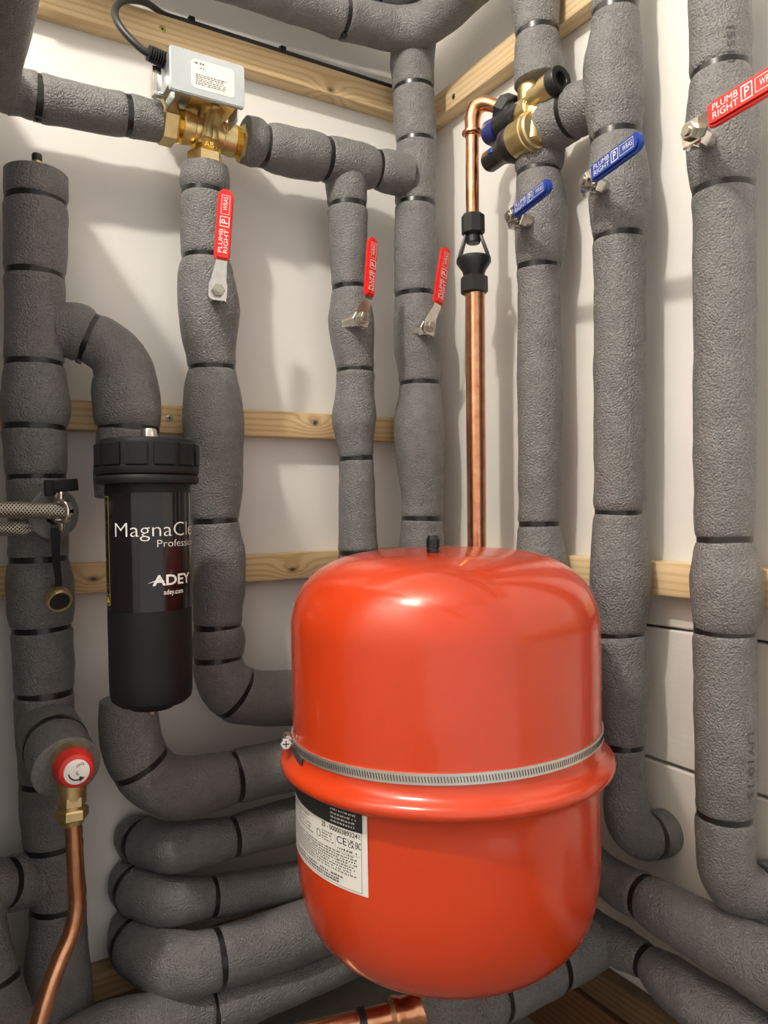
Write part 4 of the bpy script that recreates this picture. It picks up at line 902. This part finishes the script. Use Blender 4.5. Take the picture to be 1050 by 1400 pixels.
mk('cap_pin', cyl(cc-cd*0.001, cc+cd*0.0035, 0.0036, 0.0028, 16), NICKEL, capo)
mk('cap_knurl', join(*[box(frame(cc+(frame(cc, cd).to_3x3() @ Vector((math.cos(g)*0.0127, math.sin(g)*0.0127, 0))), cd, frame(cc, cd).to_3x3() @ Vector((math.cos(g), math.sin(g), 0))), 0.001, 0.0028, 0.007, 0.0003) for g in [2*PI*k/16 for k in range(16)]]), BRASS, capo, kind='stuff')

sv = root('safety_valve', (-0.5890, -0.1900, 0.3826), 'brass safety valve with a red cap at the end of the stubby foam branch', 'valve')
c0 = A((-0.5873, -0.1900, 0.4377))
mk('valve_body', join(cyl(c0+Vector((0, 0.045, 0.004)), c0+Vector((0, -0.004, 0)), 0.0165, 0.0190, 28, 0.001), cyl(c0+Vector((0, 0.002, -0.006)), A((-0.5886, -0.1900, 0.4044)), 0.0165, 0.0125, 28), hexnut(A((-0.5884, -0.1900, 0.3978)), A((-0.5882, -0.1900, 0.4087)), 0.0138), cyl(A((-0.5885, -0.1900, 0.3942)), A((-0.5884, -0.1900, 0.3993)), 0.0118, seg=24)), BRASS, sv)
mk('compression_nut', join(hexnut(A((-0.5886, -0.1900, 0.3847)), A((-0.5884, -0.1900, 0.3956)), 0.0158), cyl(A((-0.5884, -0.1900, 0.3796)), A((-0.5886, -0.1900, 0.3855)), 0.0105, 0.0125, 24)), BRASS, sv)
capm = frame(c0+Vector((0, -0.004, 0)), (0, -1, 0), (1, 0, 0))
rc_ = mk('red_cap', lathe([(0.0180, -0.002), (0.0193, 0.0), (0.0195, 0.004), (0.0185, 0.0065), (0.0178, 0.009), (0.0172, 0.014), (0.0160, 0.0175), (0.0132, 0.0195), (0.002, 0.0197)], capm, 40), REDC, sv)
dk = mk('cap_disc', lathe([(0.0120, 0.0190), (0.0120, 0.0204), (0.0112, 0.0208), (0.001, 0.0208)], capm, 32), PALE, rc_)
RT = capm @ Matrix.Rotation(math.radians(200), 4, 'Z')
V1, F1 = fit_text('bar', 0.0078, 0.0036); V2, F2 = fit_text('3', 0.0024, 0.0036)
arc = [(math.cos(math.radians(g))*r, math.sin(math.radians(g))*r, 0) for g in range(185, 300, 12) for r in (0.0068, 0.0082)]
arcf = [(2*i, 2*i+1, 2*i+3, 2*i+2) for i in range(len(arc)//2-1)]
mk('disc_print', join(on_plane(([v+Vector((-0.0085, -0.0065, 0)) for v in V1], F1), RT, 0.0211), on_plane(([v+Vector((-0.0012, -0.0005, 0)) for v in V2], F2), RT, 0.0211), on_plane((arc, arcf), capm, 0.0211),
   on_plane(([(0.0022, -0.0095, 0), (0.0072, -0.0062, 0), (0.0022, -0.0042, 0)], [(0, 1, 2)]), capm, 0.0211)), INK, dk, smooth=False)
dp = root('copper_discharge_pipe', (-0.6233, -0.2100, 0.2038), 'bent copper discharge pipe dropping from the red capped safety valve', 'pipe')
pipe('tube', [(-0.5876, -0.1900, 0.3852, 0.0078), (-0.5868, -0.1900, 0.3544, 0.0082), (-0.5860, -0.1900, 0.3213, 0.0084), (-0.5859, -0.1910, 0.2961, 0.0085), (-0.5914, -0.1930, 0.2732, 0.0085), (-0.6031, -0.1970, 0.2521, 0.0085), (-0.6148, -0.2020, 0.2272, 0.0087), (-0.6250, -0.2070, 0.1992, 0.0087), (-0.6363, -0.2120, 0.1614, 0.0089)], COPPER, dp)

# ================================================================== copper stub under the tank
cu = root('copper_low_pipe', (-0.3340, -0.2772, 0.1400), 'short copper pipe with a soldered joint, low down beneath the red tank', 'pipe')
e0 = Vector((-0.2940, -0.3688, 0.1900)); e1 = Vector((-0.4184, -0.3329, 0.1850)); dd = (e1-e0).normalized()
mk('tube', cyl(e0, e1, 0.0115, seg=28), COPPER, cu)
fl = (0.045)
mk('reducer_fitting', lathe([(0.0150, -0.002), (0.0172, 0.0), (0.0172, 0.005), (0.0150, 0.0085), (0.0148, 0.022), (0.0168, 0.026), (0.0168, 0.030), (0.0132, 0.034)], frame(e0, dd), 32), COPPER, cu)
mk('cable_tie', tie_vf(e0+dd*0.062, dd, 0.0126), TIE, cu)
bpy.context.view_layer.update()
